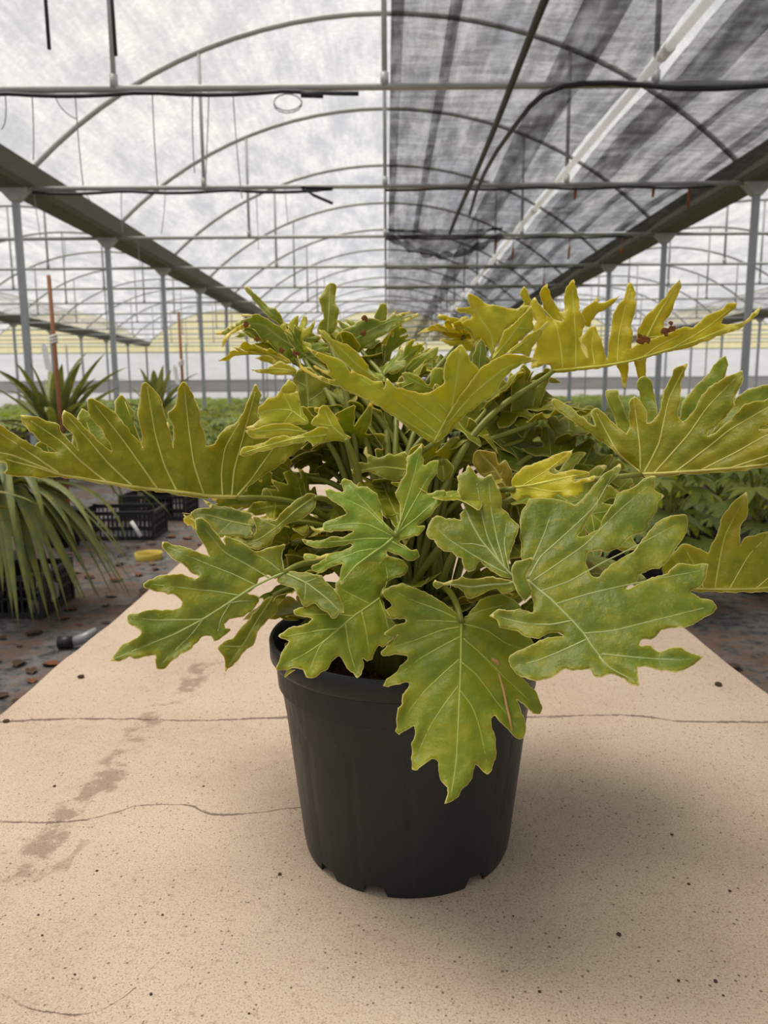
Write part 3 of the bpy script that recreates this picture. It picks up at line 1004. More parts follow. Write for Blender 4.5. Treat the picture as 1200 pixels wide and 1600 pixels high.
# --- wide leaf seen from below, folded along its midrib
A_o = [(372,779),(345,779),(320,779),(277,773),(247,769),(208,765),(167,757),(125,750),(94,746),(60,746),(21,744),(4,739),(10,733),(9,722),(-4,719),(-22,722),(-42,714),(-50,700),(-46,684),(-32,668),(-16,661),(0,664),(10,671),(21,676),(37,686),(49,693),(69,705),(88,707),(65,690),(46,673),(35,661),(31,648),(42,649),(58,652),(77,658),(90,664),(96,675),(108,688),(122,703),(114,680),(99,663),(96,652),(100,640),(108,645),(121,655),(133,669),(148,683),(162,695),(175,705),(163,679),(150,663),(140,648),(136,625),(142,621),(154,627),(167,636),(181,646),(192,659),(204,675),(214,685),(223,700),(220,673),(215,646),(219,621),(221,600),(227,597),(242,609),(249,618),(254,634),(260,656),(266,676),(271,700),(270,668),(262,646),(275,632),(277,611),(286,597),(296,606),(303,623),(311,637),(314,658),(321,681),(321,697),(333,695),(340,686),(349,672),(368,660),(382,639),(391,616),(399,600),(408,616),(403,641),(408,660),(440,675),(478,690),(457,711),(433,730),(410,744),(387,763)]
A2_o = [(300,760),(200,745),(100,735),(20,725),(-20,700),(40,712),(60,690),(70,688),(92,704),(110,700),(121,650),(128,638),(140,645),(160,668),(172,682),(178,702),(186,690),(182,660),(180,628),(190,616),(200,630),(209,645),(213,672),(225,695),(250,700),(262,660),(272,690),(320,700),(340,740)]
photo_leaf([(A_o, [(371,777),(345,776),(319,774),(277,769),(247,765),(208,761),(167,754),(125,747),(94,741),(60,728),(20,712),(-44,700)], 1.10, (368,777), 0.045, -0.02, 0.0, [[(94,741),(60,717),(0,677)],[(94,741),(50,729),(-10,713)],[(167,754),(125,720),(95,690),(48,658)],[(208,761),(170,725),(140,690),(105,650)],[(247,765),(215,720),(190,685),(148,632)],[(277,769),(258,730),(243,680),(230,605)],[(319,774),(303,725),(295,670),(288,605)],[(348,776),(346,740),(352,700),(374,662)],[(362,776),(366,735),(378,690),(399,612)],[(370,776),(392,750),(412,722),(435,690)]]),
            (A2_o, [(371,777),(277,769),(167,754),(94,741),(0,722)], 1.15, (368,777), 0.045, -0.045)], UNDER, (372,778), vcol=(0.50, 0.42, 0.08), vr=0.0026, tints=[0, 0.8])

T_o = [(298,800),(313,794),(328,793),(316,780),(334,790),(351,791),(377,799),(395,805),(388,815),(391,824),(395,834),(386,841),(374,838),(351,840),(337,838),(316,812),(304,812)]
photo_leaf([(T_o, [(395,822),(360,815),(325,805),(302,801)], 1.09, (345,815), 0.0, -0.06)], DEEP, (394,822))
T2_o = [(395,806),(409,810),(430,812),(440,801),(456,787),(479,771),(495,773),(493,792),(474,810),(447,820),(428,841),(423,852),(402,859),(384,852),(351,848),(349,841),(374,839),(393,841),(400,828)]
photo_leaf([(T2_o, [(492,776),(460,800),(430,826),(400,845),(360,845)], 1.08, (430,820), 0.0, -0.03)], DARK, (492,778))

# --- pale yellow curled leaf
M1 = [(482,662),(472,640),(465,612),(455,614),(437,612),(430,620),(418,622),(410,632),(402,636),(403,645),(405,655),(395,663),(385,667),(386,671),(400,671),(412,666),(430,663),(455,664)]
M2 = [(437,613),(445,600),(451,592),(460,598),(464,605),(463,612),(453,615)]
M3 = [(384,673),(400,668),(430,662),(450,661),(465,666),(482,677),(470,680),(455,682),(440,682),(420,685),(400,685),(390,681)]
M4 = [(373,711),(380,700),(388,698),(400,695),(412,692),(425,684),(440,680),(455,684),(470,678),(482,675),(490,671),(500,666),(512,668),(512,676),(505,690),(495,694),(488,699),(484,690),(470,692),(450,695),(430,700),(405,706),(385,712)]
M5 = [(500,636),(508,633),(516,640),(522,650),(528,658),(540,678),(548,684),(535,689),(510,690),(490,689),(486,690),(506,674),(486,662),(490,655),(497,648)]
photo_leaf([(M1, [(480,661),(455,642),(430,640),(408,645)], 1.07, (480,665), 0.03, -0.03),
            (M2, None, 1.06, (450,603), 0.02, 0.02),
            (M3, [(480,675),(440,671),(392,676)], 1.055, (480,665), 0.03, -0.02),
            (M4, [(510,680),(470,684),(430,693),(380,708)], 1.045, (480,665), 0.03, -0.02),
            (M5, [(540,684),(520,668),(508,642)], 1.075, (500,665), 0.02, -0.02)], YELG, (540,686))
U_o = [(458,590),(467,576),(482,572),(497,588),(514,600),(512,625),(502,642),(490,660),(476,663),(466,642),(463,612)]
photo_leaf([(U_o, [(484,662),(482,630),(478,580)], 1.2, (485,620), 0, -0.02)], DARK, (484,662))

# --- folded leaf rising in the middle
L1 = [(677,693),(656,682),(635,666),(614,651),(595,638),(575,626),(552,615),(530,605),(495,591),(470,577),(465,556),(472,572),(491,583),(523,594),(509,586),(490,572),(500,576),(514,580),(508,568),(491,556),(477,541),(490,547),(505,553),(526,560),(540,570),(548,582),(549,577),(558,583),(579,593),(598,597),(600,607),(605,591),(614,602),(635,609),(655,613),(670,614),(684,605),(693,598),(694,577),(698,560),(708,548),(719,539),(729,548),(736,563),(748,578),(735,610),(715,640),(695,670)]
L2 = [(677,693),(690,665),(712,630),(735,598),(748,578),(768,565),(792,553),(810,553),(827,558),(840,563),(817,570),(800,578),(790,590),(782,597),(775,612),(757,626),(733,644),(712,665),(690,688)]
L3 = [(766,563),(776,545),(782,528),(788,516),(809,501),(819,489),(830,477),(833,490),(833,503),(833,515),(819,525),(806,539),(795,551),(785,556)]
L4 = [(792,552),(807,539),(822,525),(836,516),(849,509),(855,501),(859,505),(852,513),(848,515),(845,530),(830,543),(830,548),(827,558),(816,553),(800,553)]
photo_leaf([(L1, [(677,692),(690,668),(706,636),(714,590),(719,545)], 1.12, (677,693), 0.03, 0.0, 0.0, [[(680,687),(600,638),(500,588)],[(684,678),(630,635),(560,590)],[(692,662),(650,628),(608,602)],[(700,645),(680,625),(672,618)]]),
            (L2, [(678,692),(705,655),(740,615),(790,575),(835,562)], 1.115, (677,693), 0.035, 0.0),
            (L3, [(770,561),(795,530),(830,482)], 1.18, (790,530), 0.03, 0.0),
            (L4, [(796,551),(825,530),(855,504)], 1.17, (820,530), 0.02, 0.0)], (0.42, 0.42, 0.02), (677,693))
L5 = [(498,515),(510,520),(523,532),(544,539),(561,553),(575,570),(576,581),(593,591),(592,596),(575,596),(558,586),(545,572),(530,560),(516,540),(502,524)]
photo_leaf([(L5, [(590,593),(560,572),(535,548),(502,518)], 1.17, (545,560), 0.02, 0.0)], YELG, (590,594))

# --- upper cluster on the strap plant side
N1 = [(383,448),(389,450),(397,457),(405,465),(412,472),(422,480),(430,480),(435,487),(443,502),(453,505),(468,512),(480,515),(490,522),(502,527),(498,540),(477,540),(463,528),(447,517),(430,503),(417,492),(403,478),(392,465),(385,456)]
photo_leaf([(N1, [(500,533),(470,522),(445,508),(420,488),(387,452)], 1.30, (450,500), 0.02, 0.0)], (0.22, 0.28, 0.04), (499,533))
N2 = [(337,522),(350,515),(363,508),(372,502),(393,495),(378,495),(380,491),(402,492),(417,497),(438,512),(463,527),(482,538),(470,553),(465,565),(450,567),(440,556),(430,547),(420,537),(403,530),(392,523),(378,517),(384,508),(368,512),(352,523)]
N3 = [(348,544),(347,533),(355,523),(367,512),(380,505),(392,509),(378,514),(363,522),(355,533)]
N4 = [(373,543),(380,538),(400,540),(413,545),(430,551),(450,560),(456,566),(447,569),(430,571),(424,562),(420,555),(408,555),(393,547)]
N5 = [(391,576),(402,578),(418,577),(423,573),(437,565),(453,570),(462,578),(460,585),(437,586),(422,583),(407,584),(397,581)]
N6 = [(398,560),(410,557),(423,556),(434,566),(430,571),(420,568)]
photo_leaf([(N2, [(470,550),(440,530),(410,508),(372,505)], 1.25, (450,540), 0.02, 0.0)], MIDG, (472,552))
photo_leaf([(N3, None, 1.21, (370,520), 0, 0), (N4, [(450,566),(415,550),(376,542)], 1.22, (420,555), 0, 0), (N5, [(458,580),(430,576),(394,579)], 1.20, (430,578), 0, 0), (N6, None, 1.21, (415,563), 0, 0)], YEL, (458,582), label='yellow leaf with browned tips')
O_o = [(517,441),(526,446),(525,460),(524,475),(530,485),(527,502),(524,518),(512,523),(497,522),(497,507),(505,497),(502,482),(497,465),(505,458),(510,447)]
photo_leaf([(O_o, [(512,522),(514,490),(516,446)], 1.24, (512,480), 0, -0.02)], OLIVE, (512,523))

P1 = [(526,523),(542,514),(559,503),(572,496),(590,498),(594,503),(603,500),(619,484),(618,492),(641,486),(627,498),(654,491),(645,498),(623,509),(599,523),(585,533),(572,542),(557,552),(548,545),(533,541),(524,532)]
P2 = [(585,496),(590,481),(595,472),(604,475),(606,490),(600,504),(590,504)]
photo_leaf([(P1, [(540,540),(575,518),(610,502),(650,492)], 1.33, (580,520), 0, 0), (P2, None, 1.36, (595,490), 0, 0)], (0.20, 0.26, 0.03), (542,542))
P3 = [(597,533),(608,520),(625,501),(628,512),(621,533),(613,549),(608,564),(596,566)]
photo_leaf([(P3, [(602,562),(612,530),(624,505)], 1.38, (610,530), 0, 0)], YELG, (602,563))
P4 = [(595,590),(605,566),(623,558),(632,547),(638,534),(649,529),(645,540),(665,534),(656,547),(645,558),(638,569),(629,588),(616,598)]
P5 = [(632,577),(645,562),(663,551),(683,540),(687,545),(678,560),(663,571),(649,581),(638,584)]
photo_leaf([(P4, [(606,592),(625,568),(648,545)], 1.31, (630,565), 0, 0), (P5, [(636,580),(658,560),(684,543)], 1.30, (660,560), 0, 0)], (0.27, 0.33, 0.02), (606,593))
P6 = [(627,582),(641,582),(656,589),(670,600),(676,577),(691,575),(693,595),(682,615),(656,615),(636,613),(616,598),(632,596)]
photo_leaf([(P6, [(690,612),(660,602),(632,586)], 1.22, (655,595), 0, 0)], (0.30, 0.37, 0.03), (688,613))
P7 = [(572,547),(581,542),(597,534),(603,558),(594,580),(580,588),(566,562)]
photo_leaf([(P7, [(582,586),(590,540)], 1.34, (585,560), 0, 0)], DARK, (582,587))
P8 = [(572,698),(575,708),(583,713),(594,716),(607,709),(615,712),(633,705),(640,720),(636,744),(622,752),(601,748),(579,737),(553,741),(551,735),(562,722),(574,722),(568,708)]
photo_leaf([(P8, [(636,735),(600,730),(556,737)], 1.12, (600,725), 0, -0.03)], OLIVE, (635,738))

# --- upper cluster by the white pipe
Q1 = [(732,459),(744,462),(758,473),(773,476),(789,479),(795,483),(809,482),(815,477),(829,477),(822,489),(809,501),(789,515),(777,537),(770,556),(761,542),(750,530),(735,538),(735,525),(726,516),(703,516),(710,509),(722,505),(707,508),(695,501),(684,498),(686,491),(702,495),(714,497),(723,502),(738,497),(735,491),(717,488),(713,481),(737,480),(731,470)]
Q2 = [(813,456),(819,447),(824,456),(830,467),(832,477),(822,476),(813,463)]
photo_leaf([(Q1, [(772,552),(768,525),(752,500),(735,466)], 1.31, (770,510), 0, 0.0), (Q2, None, 1.33, (820,460), 0, 0)], (0.47, 0.45, 0.02), (772,554))
Q3 = [(738,565),(744,539),(752,527),(758,539),(760,550),(759,558),(768,562),(754,577),(745,582)]
photo_leaf([(Q3, [(748,578),(752,532)], 1.25, (750,555), 0, 0)], (0.22, 0.28, 0.05), (748,580))

# --- tall yellow leaf reaching towards the shaded side
K_o = [(864,582),(890,580),(915,578),(940,575),(962,571),(1004,562),(1035,552),(1061,547),(1089,539),(1121,526),(1152,515),(1164,509),(1181,493),(1191,476),(1178,488),(1162,503),(1146,505),(1128,505),(1130,496),(1146,484),(1151,475),(1137,473),(1124,485),(1099,496),(1083,510),(1067,512),(1042,521),(1013,531),(997,536),(987,544),(988,524),(986,509),(993,483),(993,458),(985,441),(980,445),(975,464),(958,490),(955,515),(951,537),(949,560),(943,547),(940,528),(934,521),(929,508),(921,512),(912,521),(904,529),(915,543),(918,560),(908,540),(911,518),(915,502),(905,483),(904,464),(896,438),(888,445),(882,461),(882,489),(874,487),(880,502),(867,499),(855,496),(848,480),(836,466),(829,474),(829,490),(838,502),(832,515),(839,534),(833,556),(830,576),(848,570),(860,570)]
K2 = [(996,540),(997,512),(1013,490),(1035,468),(1054,445),(1062,435),(1064,448),(1051,483),(1038,505),(1036,525),(1015,545)]
K3 = [(847,470),(845,455),(855,442),(861,464),(874,483),(880,510),(860,510)]
K4 = [(905,500),(912,483),(931,468),(936,462),(934,475),(969,461),(960,472),(947,483),(930,494),(920,510)]
K5 = [(962,566),(972,566),(982,566),(981,591),(977,607),(972,600),(970,585)]
K6 = [(989,562),(1009,556),(1009,585),(1013,597),(1004,603),(997,588)]
photo_leaf([(K_o, [(864,579),(900,576),(940,572),(985,564),(1035,549),(1085,534),(1130,517),(1165,503)], 1.22, (864,578), -0.03, -0.01, 0.0, [[(880,578),(876,540),(868,505),(842,475)],[(900,576),(900,530),(894,448)],[(930,573),(925,540),(929,514)],[(965,568),(968,520),(985,450)],[(1003,559),(1030,540),(1075,518)],[(1050,545),(1100,515),(1148,478)],[(1090,532),(1130,515),(1150,508)]]),
            (K2, [(1005,540),(1030,490),(1062,438)], 1.24, (1020,500), -0.03, 0), (K3, None, 1.28, (860,480), 0, 0), (K4, None, 1.27, (930,490), 0, 0),
            (K5, None, 1.21, (975,585), 0, 0), (K6, None, 1.20, (1000,580), 0, 0)], (0.47, 0.43, 0.014), (864,580), vr=0.0024,
            label='long yellow leaf curling up at both margins')

# --- wide underside leaf by the fatsia bed
J_o = [(1002,742),(991,731),(969,714),(947,695),(915,673),(883,651),(861,628),(867,622),(890,635),(912,654),(930,666),(923,646),(932,637),(947,647),(959,663),(972,673),(979,678),(983,663),(983,628),(991,619),(1000,625),(1010,641),(1012,661),(1023,654),(1031,641),(1038,613),(1054,578),(1073,568),(1070,585),(1064,600),(1064,626),(1059,648),(1067,660),(1083,642),(1099,616),(1114,600),(1137,588),(1160,579),(1160,597),(1146,625),(1149,632),(1137,648),(1118,667),(1107,673),(1106,681),(1121,673),(1146,652),(1162,633),(1200,623),(1240,616),(1268,622),(1255,645),(1210,660),(1185,672),(1215,668),(1275,662),(1300,680),(1280,706),(1240,722),(1200,730),(1150,736),(1100,740),(1050,743),(1015,746)]
J2 = [(1062,652),(1066,630),(1085,605),(1105,585),(1120,565),(1133,557),(1137,570),(1130,595),(1125,640),(1110,690),(1060,710),(1010,710),(975,690),(955,640),(946,612),(965,610),(975,640),(990,668),(1003,640),(995,597),(1005,588),(1018,595),(1024,620),(1027,645),(1030,672)]
J3 = [(1100,700),(1149,625),(1165,610),(1200,601),(1245,598),(1270,620),(1250,690),(1180,710)]
photo_leaf([(J_o, [(1003,741),(1030,740),(1060,738),(1100,735),(1150,731),(1200,724),(1285,690)], 1.05, (1004,738), -0.04, -0.02, 0.0, [[(1002,739),(966,708),(950,680),(932,645)],[(1001,737),(1000,700),(994,650),(990,624)],[(1006,740),(1030,692),(1045,625),(1068,578)],[(1022,740),(1075,680),(1105,637),(1154,586)],[(1055,738),(1105,700),(1140,672),(1200,637),(1245,622)],[(1095,735),(1150,707),(1200,680),(1270,666)],[(1140,732),(1200,712),(1275,690)]]),
            (J2, None, 1.12, (1004,738), -0.03, -0.03), (J3, None, 1.11, (1004,738), -0.03, -0.03)], UNDER, (1003,741), vcol=(0.50, 0.42, 0.08), vr=0.0022, tints=[0, 0.9, 0.9])

I_o = [(799,762),(799,750),(808,738),(821,728),(843,722),(865,711),(887,706),(897,701),(894,711),(883,721),(872,728),(857,737),(868,740),(887,735),(901,733),(921,737),(921,744),(914,745),(899,747),(897,753),(912,748),(931,744),(927,751),(909,757),(913,768),(903,777),(894,774),(881,777),(872,772),(865,779),(850,787),(837,783),(826,776),(817,779),(810,784),(799,773)]
photo_leaf([(I_o, [(801,762),(830,758),(860,752),(905,742)], 1.04, (800,757), -0.03, -0.03, 0.0, [[(815,760),(855,735),(892,706)],[(825,759),(870,748),(918,739)],[(820,760),(860,768),(905,766)]])], (0.50, 0.47, 0.02), (803,764))

V_o = [(815,570),(830,580),(825,597),(840,592),(852,575),(862,578),(850,618),(838,648),(818,688),(803,668),(798,640),(800,600)]
photo_leaf([(V_o, [(818,685),(830,640),(845,590)], 1.24, (830,630), 0, 0)], DARK, (818,687))
W_o = [(733,653),(746,664),(744,683),(763,677),(761,688),(746,703),(741,722),(725,727),(709,724),(692,714),(689,694),(709,694),(726,683)]
photo_leaf([(W_o, [(705,722),(725,700),(736,660)], 1.18, (725,690), 0, 0)], OLIVE, (705,723))
X_o = [(683,718),(696,716),(709,729),(705,746),(692,753),(684,744)]
photo_leaf([(X_o, [(690,718),(695,749)], 1.13, (695,735), 0, 0)], OLIVE, (690,717))
Y_o = [(742,705),(758,704),(772,708),(780,725),(790,718),(801,742),(798,760),(790,777),(775,772),(765,748),(750,742),(740,725)]
photo_leaf([(Y_o, [(795,770),(775,735),(750,708)], 1.13, (770,740), 0, -0.02)], (0.30, 0.22, 0.012), (796,772))
R_o = [(1058,924),(1092,925),(1140,925),(1200,925),(1240,918),(1262,890),(1240,875),(1262,850),(1245,826),(1200,831),(1187,834),(1166,839),(1157,853),(1157,823),(1166,810),(1169,796),(1166,769),(1146,785),(1130,805),(1124,825),(1112,852),(1106,864),(1090,857),(1074,850),(1067,850),(1050,864),(1035,885),(1040,912)]
photo_leaf([(R_o, [(1050,918),(1092,920),(1140,921),(1200,918),(1255,895)], 1.10, (1092,922), -0.02, -0.03, 0.0, [[(1117,920),(1132,840),(1165,775)],[(1140,920),(1170,868),(1200,838)],[(1182,919),(1215,890),(1240,860)],[(1100,920),(1083,880),(1068,855)]])], UNDER, (1050,918), vcol=(0.50, 0.42, 0.08))

# --- inner and rear leaves, generic lobed blade placed round the crown
HALF = [(0.035, 0.02), (0.10, -0.15), (0.26, -0.22), (0.36, -0.12), (0.28, 0.0), (0.48, 0.04), (0.55, 0.17), (0.34, 0.17), (0.50, 0.33), (0.48, 0.43), (0.28, 0.36), (0.40, 0.54), (0.35, 0.62), (0.20, 0.53), (0.27, 0.72), (0.20, 0.79), (0.11, 0.71), (0.10, 0.88), (0.0, 1.04)]
GEN = [(x, y) for x, y in HALF] + [(-x, y) for x, y in HALF[::-1][1:]]
def generic_leaf(base, az, pitch_, size, color, seed, fold=0.25, droop=0.5, twist=0.0):
    rs = random.Random(seed)
    dirv = Vector((math.cos(az) * math.cos(pitch_), math.sin(az) * math.cos(pitch_), math.sin(pitch_)))
    side = dirv.cross(Vector((0, 0, 1))).normalized()
    nrm = side.cross(dirv).normalized()
    side = side * math.cos(twist) + nrm * math.sin(twist)
    nrm = side.cross(dirv).normalized()
    jit = [(x * rs.uniform(0.85, 1.15), y + rs.uniform(-0.03, 0.03)) for x, y in GEN]
    def mapfn(x, y, off, md):
        p = Vector(base) + dirv * (y * size) + side * (x * size) + nrm * (fold * abs(x) * size * 0.8 + off)
        p.z -= droop * size * (max(0, y) ** 2) * 0.5
        return p
    pt = leaf_patch(jit, [(0, 0.0), (0, 0.25), (0, 0.5), (0, 0.75), (0, 1.0)], mapfn, 0.035, seed, rel=size, ruffle=1.0)
    o = finish_leaf('leaf', [pt], color, pot, 0.0008, 0.0014)
    petiole(o, base, seed=seed + 77)
    return o
rs = random.Random(11)
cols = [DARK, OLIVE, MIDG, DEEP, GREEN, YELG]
k = 0
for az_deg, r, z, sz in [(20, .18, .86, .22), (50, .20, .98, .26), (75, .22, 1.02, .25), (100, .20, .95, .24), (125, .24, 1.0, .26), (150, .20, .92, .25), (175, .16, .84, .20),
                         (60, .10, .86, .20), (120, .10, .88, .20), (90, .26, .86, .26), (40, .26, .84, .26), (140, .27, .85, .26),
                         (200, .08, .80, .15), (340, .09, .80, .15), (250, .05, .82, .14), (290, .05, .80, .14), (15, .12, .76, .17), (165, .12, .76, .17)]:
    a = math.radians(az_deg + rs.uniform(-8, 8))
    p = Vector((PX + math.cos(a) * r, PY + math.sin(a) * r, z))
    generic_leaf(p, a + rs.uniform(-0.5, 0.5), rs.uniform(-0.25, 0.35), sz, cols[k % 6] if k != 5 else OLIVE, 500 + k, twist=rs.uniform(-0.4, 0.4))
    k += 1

ir = random.Random(31)
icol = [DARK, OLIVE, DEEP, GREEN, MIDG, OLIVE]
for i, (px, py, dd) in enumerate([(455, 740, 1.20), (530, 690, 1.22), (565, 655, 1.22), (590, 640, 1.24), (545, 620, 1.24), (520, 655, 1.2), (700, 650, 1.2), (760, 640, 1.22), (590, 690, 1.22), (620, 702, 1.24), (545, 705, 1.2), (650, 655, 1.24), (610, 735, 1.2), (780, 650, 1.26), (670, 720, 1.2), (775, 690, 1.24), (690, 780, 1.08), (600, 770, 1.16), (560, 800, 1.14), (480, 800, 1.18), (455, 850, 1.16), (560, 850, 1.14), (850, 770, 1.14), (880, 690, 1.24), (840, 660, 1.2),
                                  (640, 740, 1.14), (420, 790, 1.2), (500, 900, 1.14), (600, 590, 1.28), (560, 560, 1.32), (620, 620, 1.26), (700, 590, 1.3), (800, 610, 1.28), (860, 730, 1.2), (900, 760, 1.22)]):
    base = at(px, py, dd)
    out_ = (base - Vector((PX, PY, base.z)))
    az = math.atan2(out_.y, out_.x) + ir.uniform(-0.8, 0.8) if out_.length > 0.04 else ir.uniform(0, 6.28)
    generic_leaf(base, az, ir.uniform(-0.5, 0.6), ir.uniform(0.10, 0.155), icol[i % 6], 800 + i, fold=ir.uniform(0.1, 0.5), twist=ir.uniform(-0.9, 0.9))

for i, (px, py, dd, az, pt_, sz, cl) in enumerate([(430, 545, 1.27, 2.6, 0.5, 0.095, MIDG), (455, 550, 1.26, 2.2, 0.7, 0.10, YELG), (475, 560, 1.25, 1.6, 0.9, 0.09, MIDG), (420, 560, 1.24, 3.0, 0.2, 0.085, YELG),
        (600, 560, 1.36, 0.9, 0.6, 0.10, MIDG), (640, 580, 1.34, 0.4, 0.5, 0.09, YELG), (560, 540, 1.36, 1.5, 0.8, 0.10, MIDG), (745, 535, 1.34, 2.2, 0.6, 0.10, YEL), (770, 530, 1.36, 1.6, 0.8, 0.10, YELG),
        (725, 525, 1.34, 2.9, 0.3, 0.085, YEL), (800, 520, 1.38, 1.0, 0.7, 0.10, YELG), (670, 590, 1.32, 0.2, 0.5, 0.08, MIDG)]):
    generic_leaf(at(px, py, dd), az, pt_, sz, cl, 950 + i, fold=0.5, twist=0.7 * math.sin(i * 2.1))
# dried and scarred spots
DRYSPOT = simple('dried_tissue', (0.20, 0.075, 0.025), 0.85, 0, 0.2, 0.4, 60)
SCAR = simple('pale_scar', (0.45, 0.26, 0.10), 0.8, 0, 0.2, 0.4, 80)
def dried(px, py, depth, r, seed):
    bm = bmesh.new()
    bmesh.ops.create_icosphere(bm, subdivisions=2, radius=r)
    for v in bm.verts:
        v.co *= 0.75 * (1 + 1.1 * noise.noise(v.co * (2.3 / r) + Vector((seed, 0, 0))))
        v.co.y *= 0.35
    me = bpy.data.meshes.new('dried_tip')
    bm.to_mesh(me); bm.free()
    me.materials.append(DRYSPOT)
    inst('dried_tip', me, pot, at(px, py, depth) - pot.location)
for q in ((1001, 530, 1.165, 0.009), (1010, 531, 1.163, 0.007), (1040, 518, 1.155, 0.008), (1051, 514, 1.152, 0.007), (1048, 505, 1.152, 0.004), (440, 548, 1.21, 0.006), (462, 553, 1.21, 0.006), (384, 507, 1.205, 0.006), (402, 530, 1.22, 0.005), (568, 520, 1.32, 0.006), (570, 498, 1.32, 0.007)):
    dried(*q, seed=q[0] * 0.37)
def e_dep(x, y):
    return 0.965 - 0.036 * (y - 971) / 100 + 0.012 * abs(x - 718) / 100
for path, r in (([(768, 1029), (776, 1034), (781, 1039)], 0.0030), ([(779, 1052), (786, 1075), (791, 1100), (796, 1122), (800, 1142)], 0.0016)):
    MB().tube([at(x, y, e_dep(x, y) - 0.0012) - pot.location for x, y in path], [r * 0.5] + [r] * (len(path) - 2) + [r * 0.6], 6).build('scar', SCAR, pot, True)

# ------------------------------------------------------------------ shade net and things hung in the roof
def net_sheet(x0, x1, y0, y1, zf, nx, nyy):
    mb = MB()
    for j in range(nyy + 1):
        for i in range(nx + 1):
            x = x0 + (x1 - x0) * i / nx
            y = y0 + (y1 - y0) * j / nyy
            mb.v.append((x, y, zf(x, y)))
    for j in range(nyy):
        for i in range(nx):
            a = j * (nx + 1) + i
            mb.f.append((a, a + 1, a + nx + 2, a + nx + 1))
    return mb
def zn(x, y):
    up_ = abs(math.sin(math.pi * (y - ROW0) / DROW)) ** 0.7
    v = Vector((x * 3.2, y * 0.5, 0))
    w = Vector((x * 0.8, y * 3.5, 4))
    n_ = 0.05 * noise.noise(v) + 0.03 * noise.noise(w) + 0.02 * noise.noise(v * 3)
    return ZT + 0.036 + up_ * (0.055 + 0.55 * n_)
ROW3 = ROW0 + 2 * DROW
net = empty('shade_net', (0, 0, 0))
tag(net, 'black wrinkled shade net spread over the tie bars beside the white pipe', 'net')
net_sheet(0.045, 1.96, -2.0, ROW3, zn, 50, 150).build('net_cloth', NET, net, True)
net_sheet(2.145, HB - 0.29, -2.0, ROW3, zn, 50, 150).build('net_cloth', NET, net, True)
for (xa, xb, dz) in ((0.045, 0.13, 0.02), (0.42, 0.50, 0.02), (1.26, 1.58, 0.03), (2.28, 2.62, 0.03), (2.95, 3.06, 0.02), (3.5, 3.66, 0.02)):
    def zf(x, y, dz=dz):
        return zn(x, y) + 0.5 * dz
    net_sheet(xa, xb, -2.0, ROW3, zf, 6, 60).build('fold', NET, net, True)
# gathered end of the first sheet, sagging below the tie bar
sw = MB()
for j in range(13):
    for i in range(33):
        u = i / 32
        x = 0.05 + 1.72 * u
        sag = 0.34 * math.sin(math.pi * min(1, u * 1.1)) * (j / 12) ** 0.8
        wob = 0.03 * noise.noise(Vector((x * 7, j * 0.7, 2)))
        sw.v.append((x, ROW3 - 0.20 + 0.09 * math.sin(j * 1.3) + wob, ZT + 0.06 - sag + wob))
for j in range(12):
    for i in range(32):
        a = j * 33 + i
        sw.f.append((a, a + 1, a + 34, a + 33))
sw.build('gathered_hem', NET, net, True)
swt = MB().tube([(0.02 + 1.75 * i / 24, ROW3 - 0.16, ZT - 0.02 - 0.30 * math.sin(math.pi * i / 24) + 0.02 * math.sin(i * 2.1)) for i in range(25)], [0.05 + 0.02 * math.sin(i * 1.7) for i in range(25)], 8)
swt.build('gathered_roll', NET, net, True)
net2 = empty('shade_net', (0, 0, 0))
tag(net2, 'farther black shade net continuing past the gathered hem towards the end wall', 'net')
net_sheet(0.045, 1.96, ROW3 + 0.1, ENDY - 1.0, zn, 40, 160).build('net_cloth', NET, net2, True)
net_sheet(2.145, HB - 0.29, ROW3 + 0.1, ENDY - 1.0, zn, 40, 160).build('net_cloth', NET, net2, True)
for (xa, xb) in ((1.26, 1.58), (2.28, 2.7), (2.95, 3.1)):
    net_sheet(xa, xb, ROW3 + 0.1, ENDY - 1.0, lambda x, y: zn(x, y) + 0.012, 5, 60).build('fold', NET, net2, True)

wp = empty('white_pipe', (2.02, 0, ZT + 0.05))
tag(wp, 'straight white pipe laid along the tie bars between net folds', 'pipe')
for i in range(8):
    ya = 1.0 + i * 5.0
    MB().tube([(0, ya, 0.01), (0, ya + 4.97, 0.01)], 0.034, 10).build('pipe_length', WHITEP, wp, True)
    MB().tube([(0, ya + 4.90, 0.01), (0, ya + 5.06, 0.01)], 0.043, 10).build('coupling', WHITEP, wp, True)

h1 = MB().tube([(0.96 + 0.01 * math.sin(y), y, ZT - 0.0525) for y in [0.5 + 0.475 * i for i in range(25)]], 0.026, 6)
tag(h1.build('irrigation_pipe', HOSE, None, True), 'straight black irrigation pipe running under the net across the tie bars', 'pipe')
def cable(pts, r, mat, label, cat='cable', group=None, name='cable'):
    o = MB().tube(pts, r, 6).build(name, mat, None, True)
    return tag(o, label, cat, group)
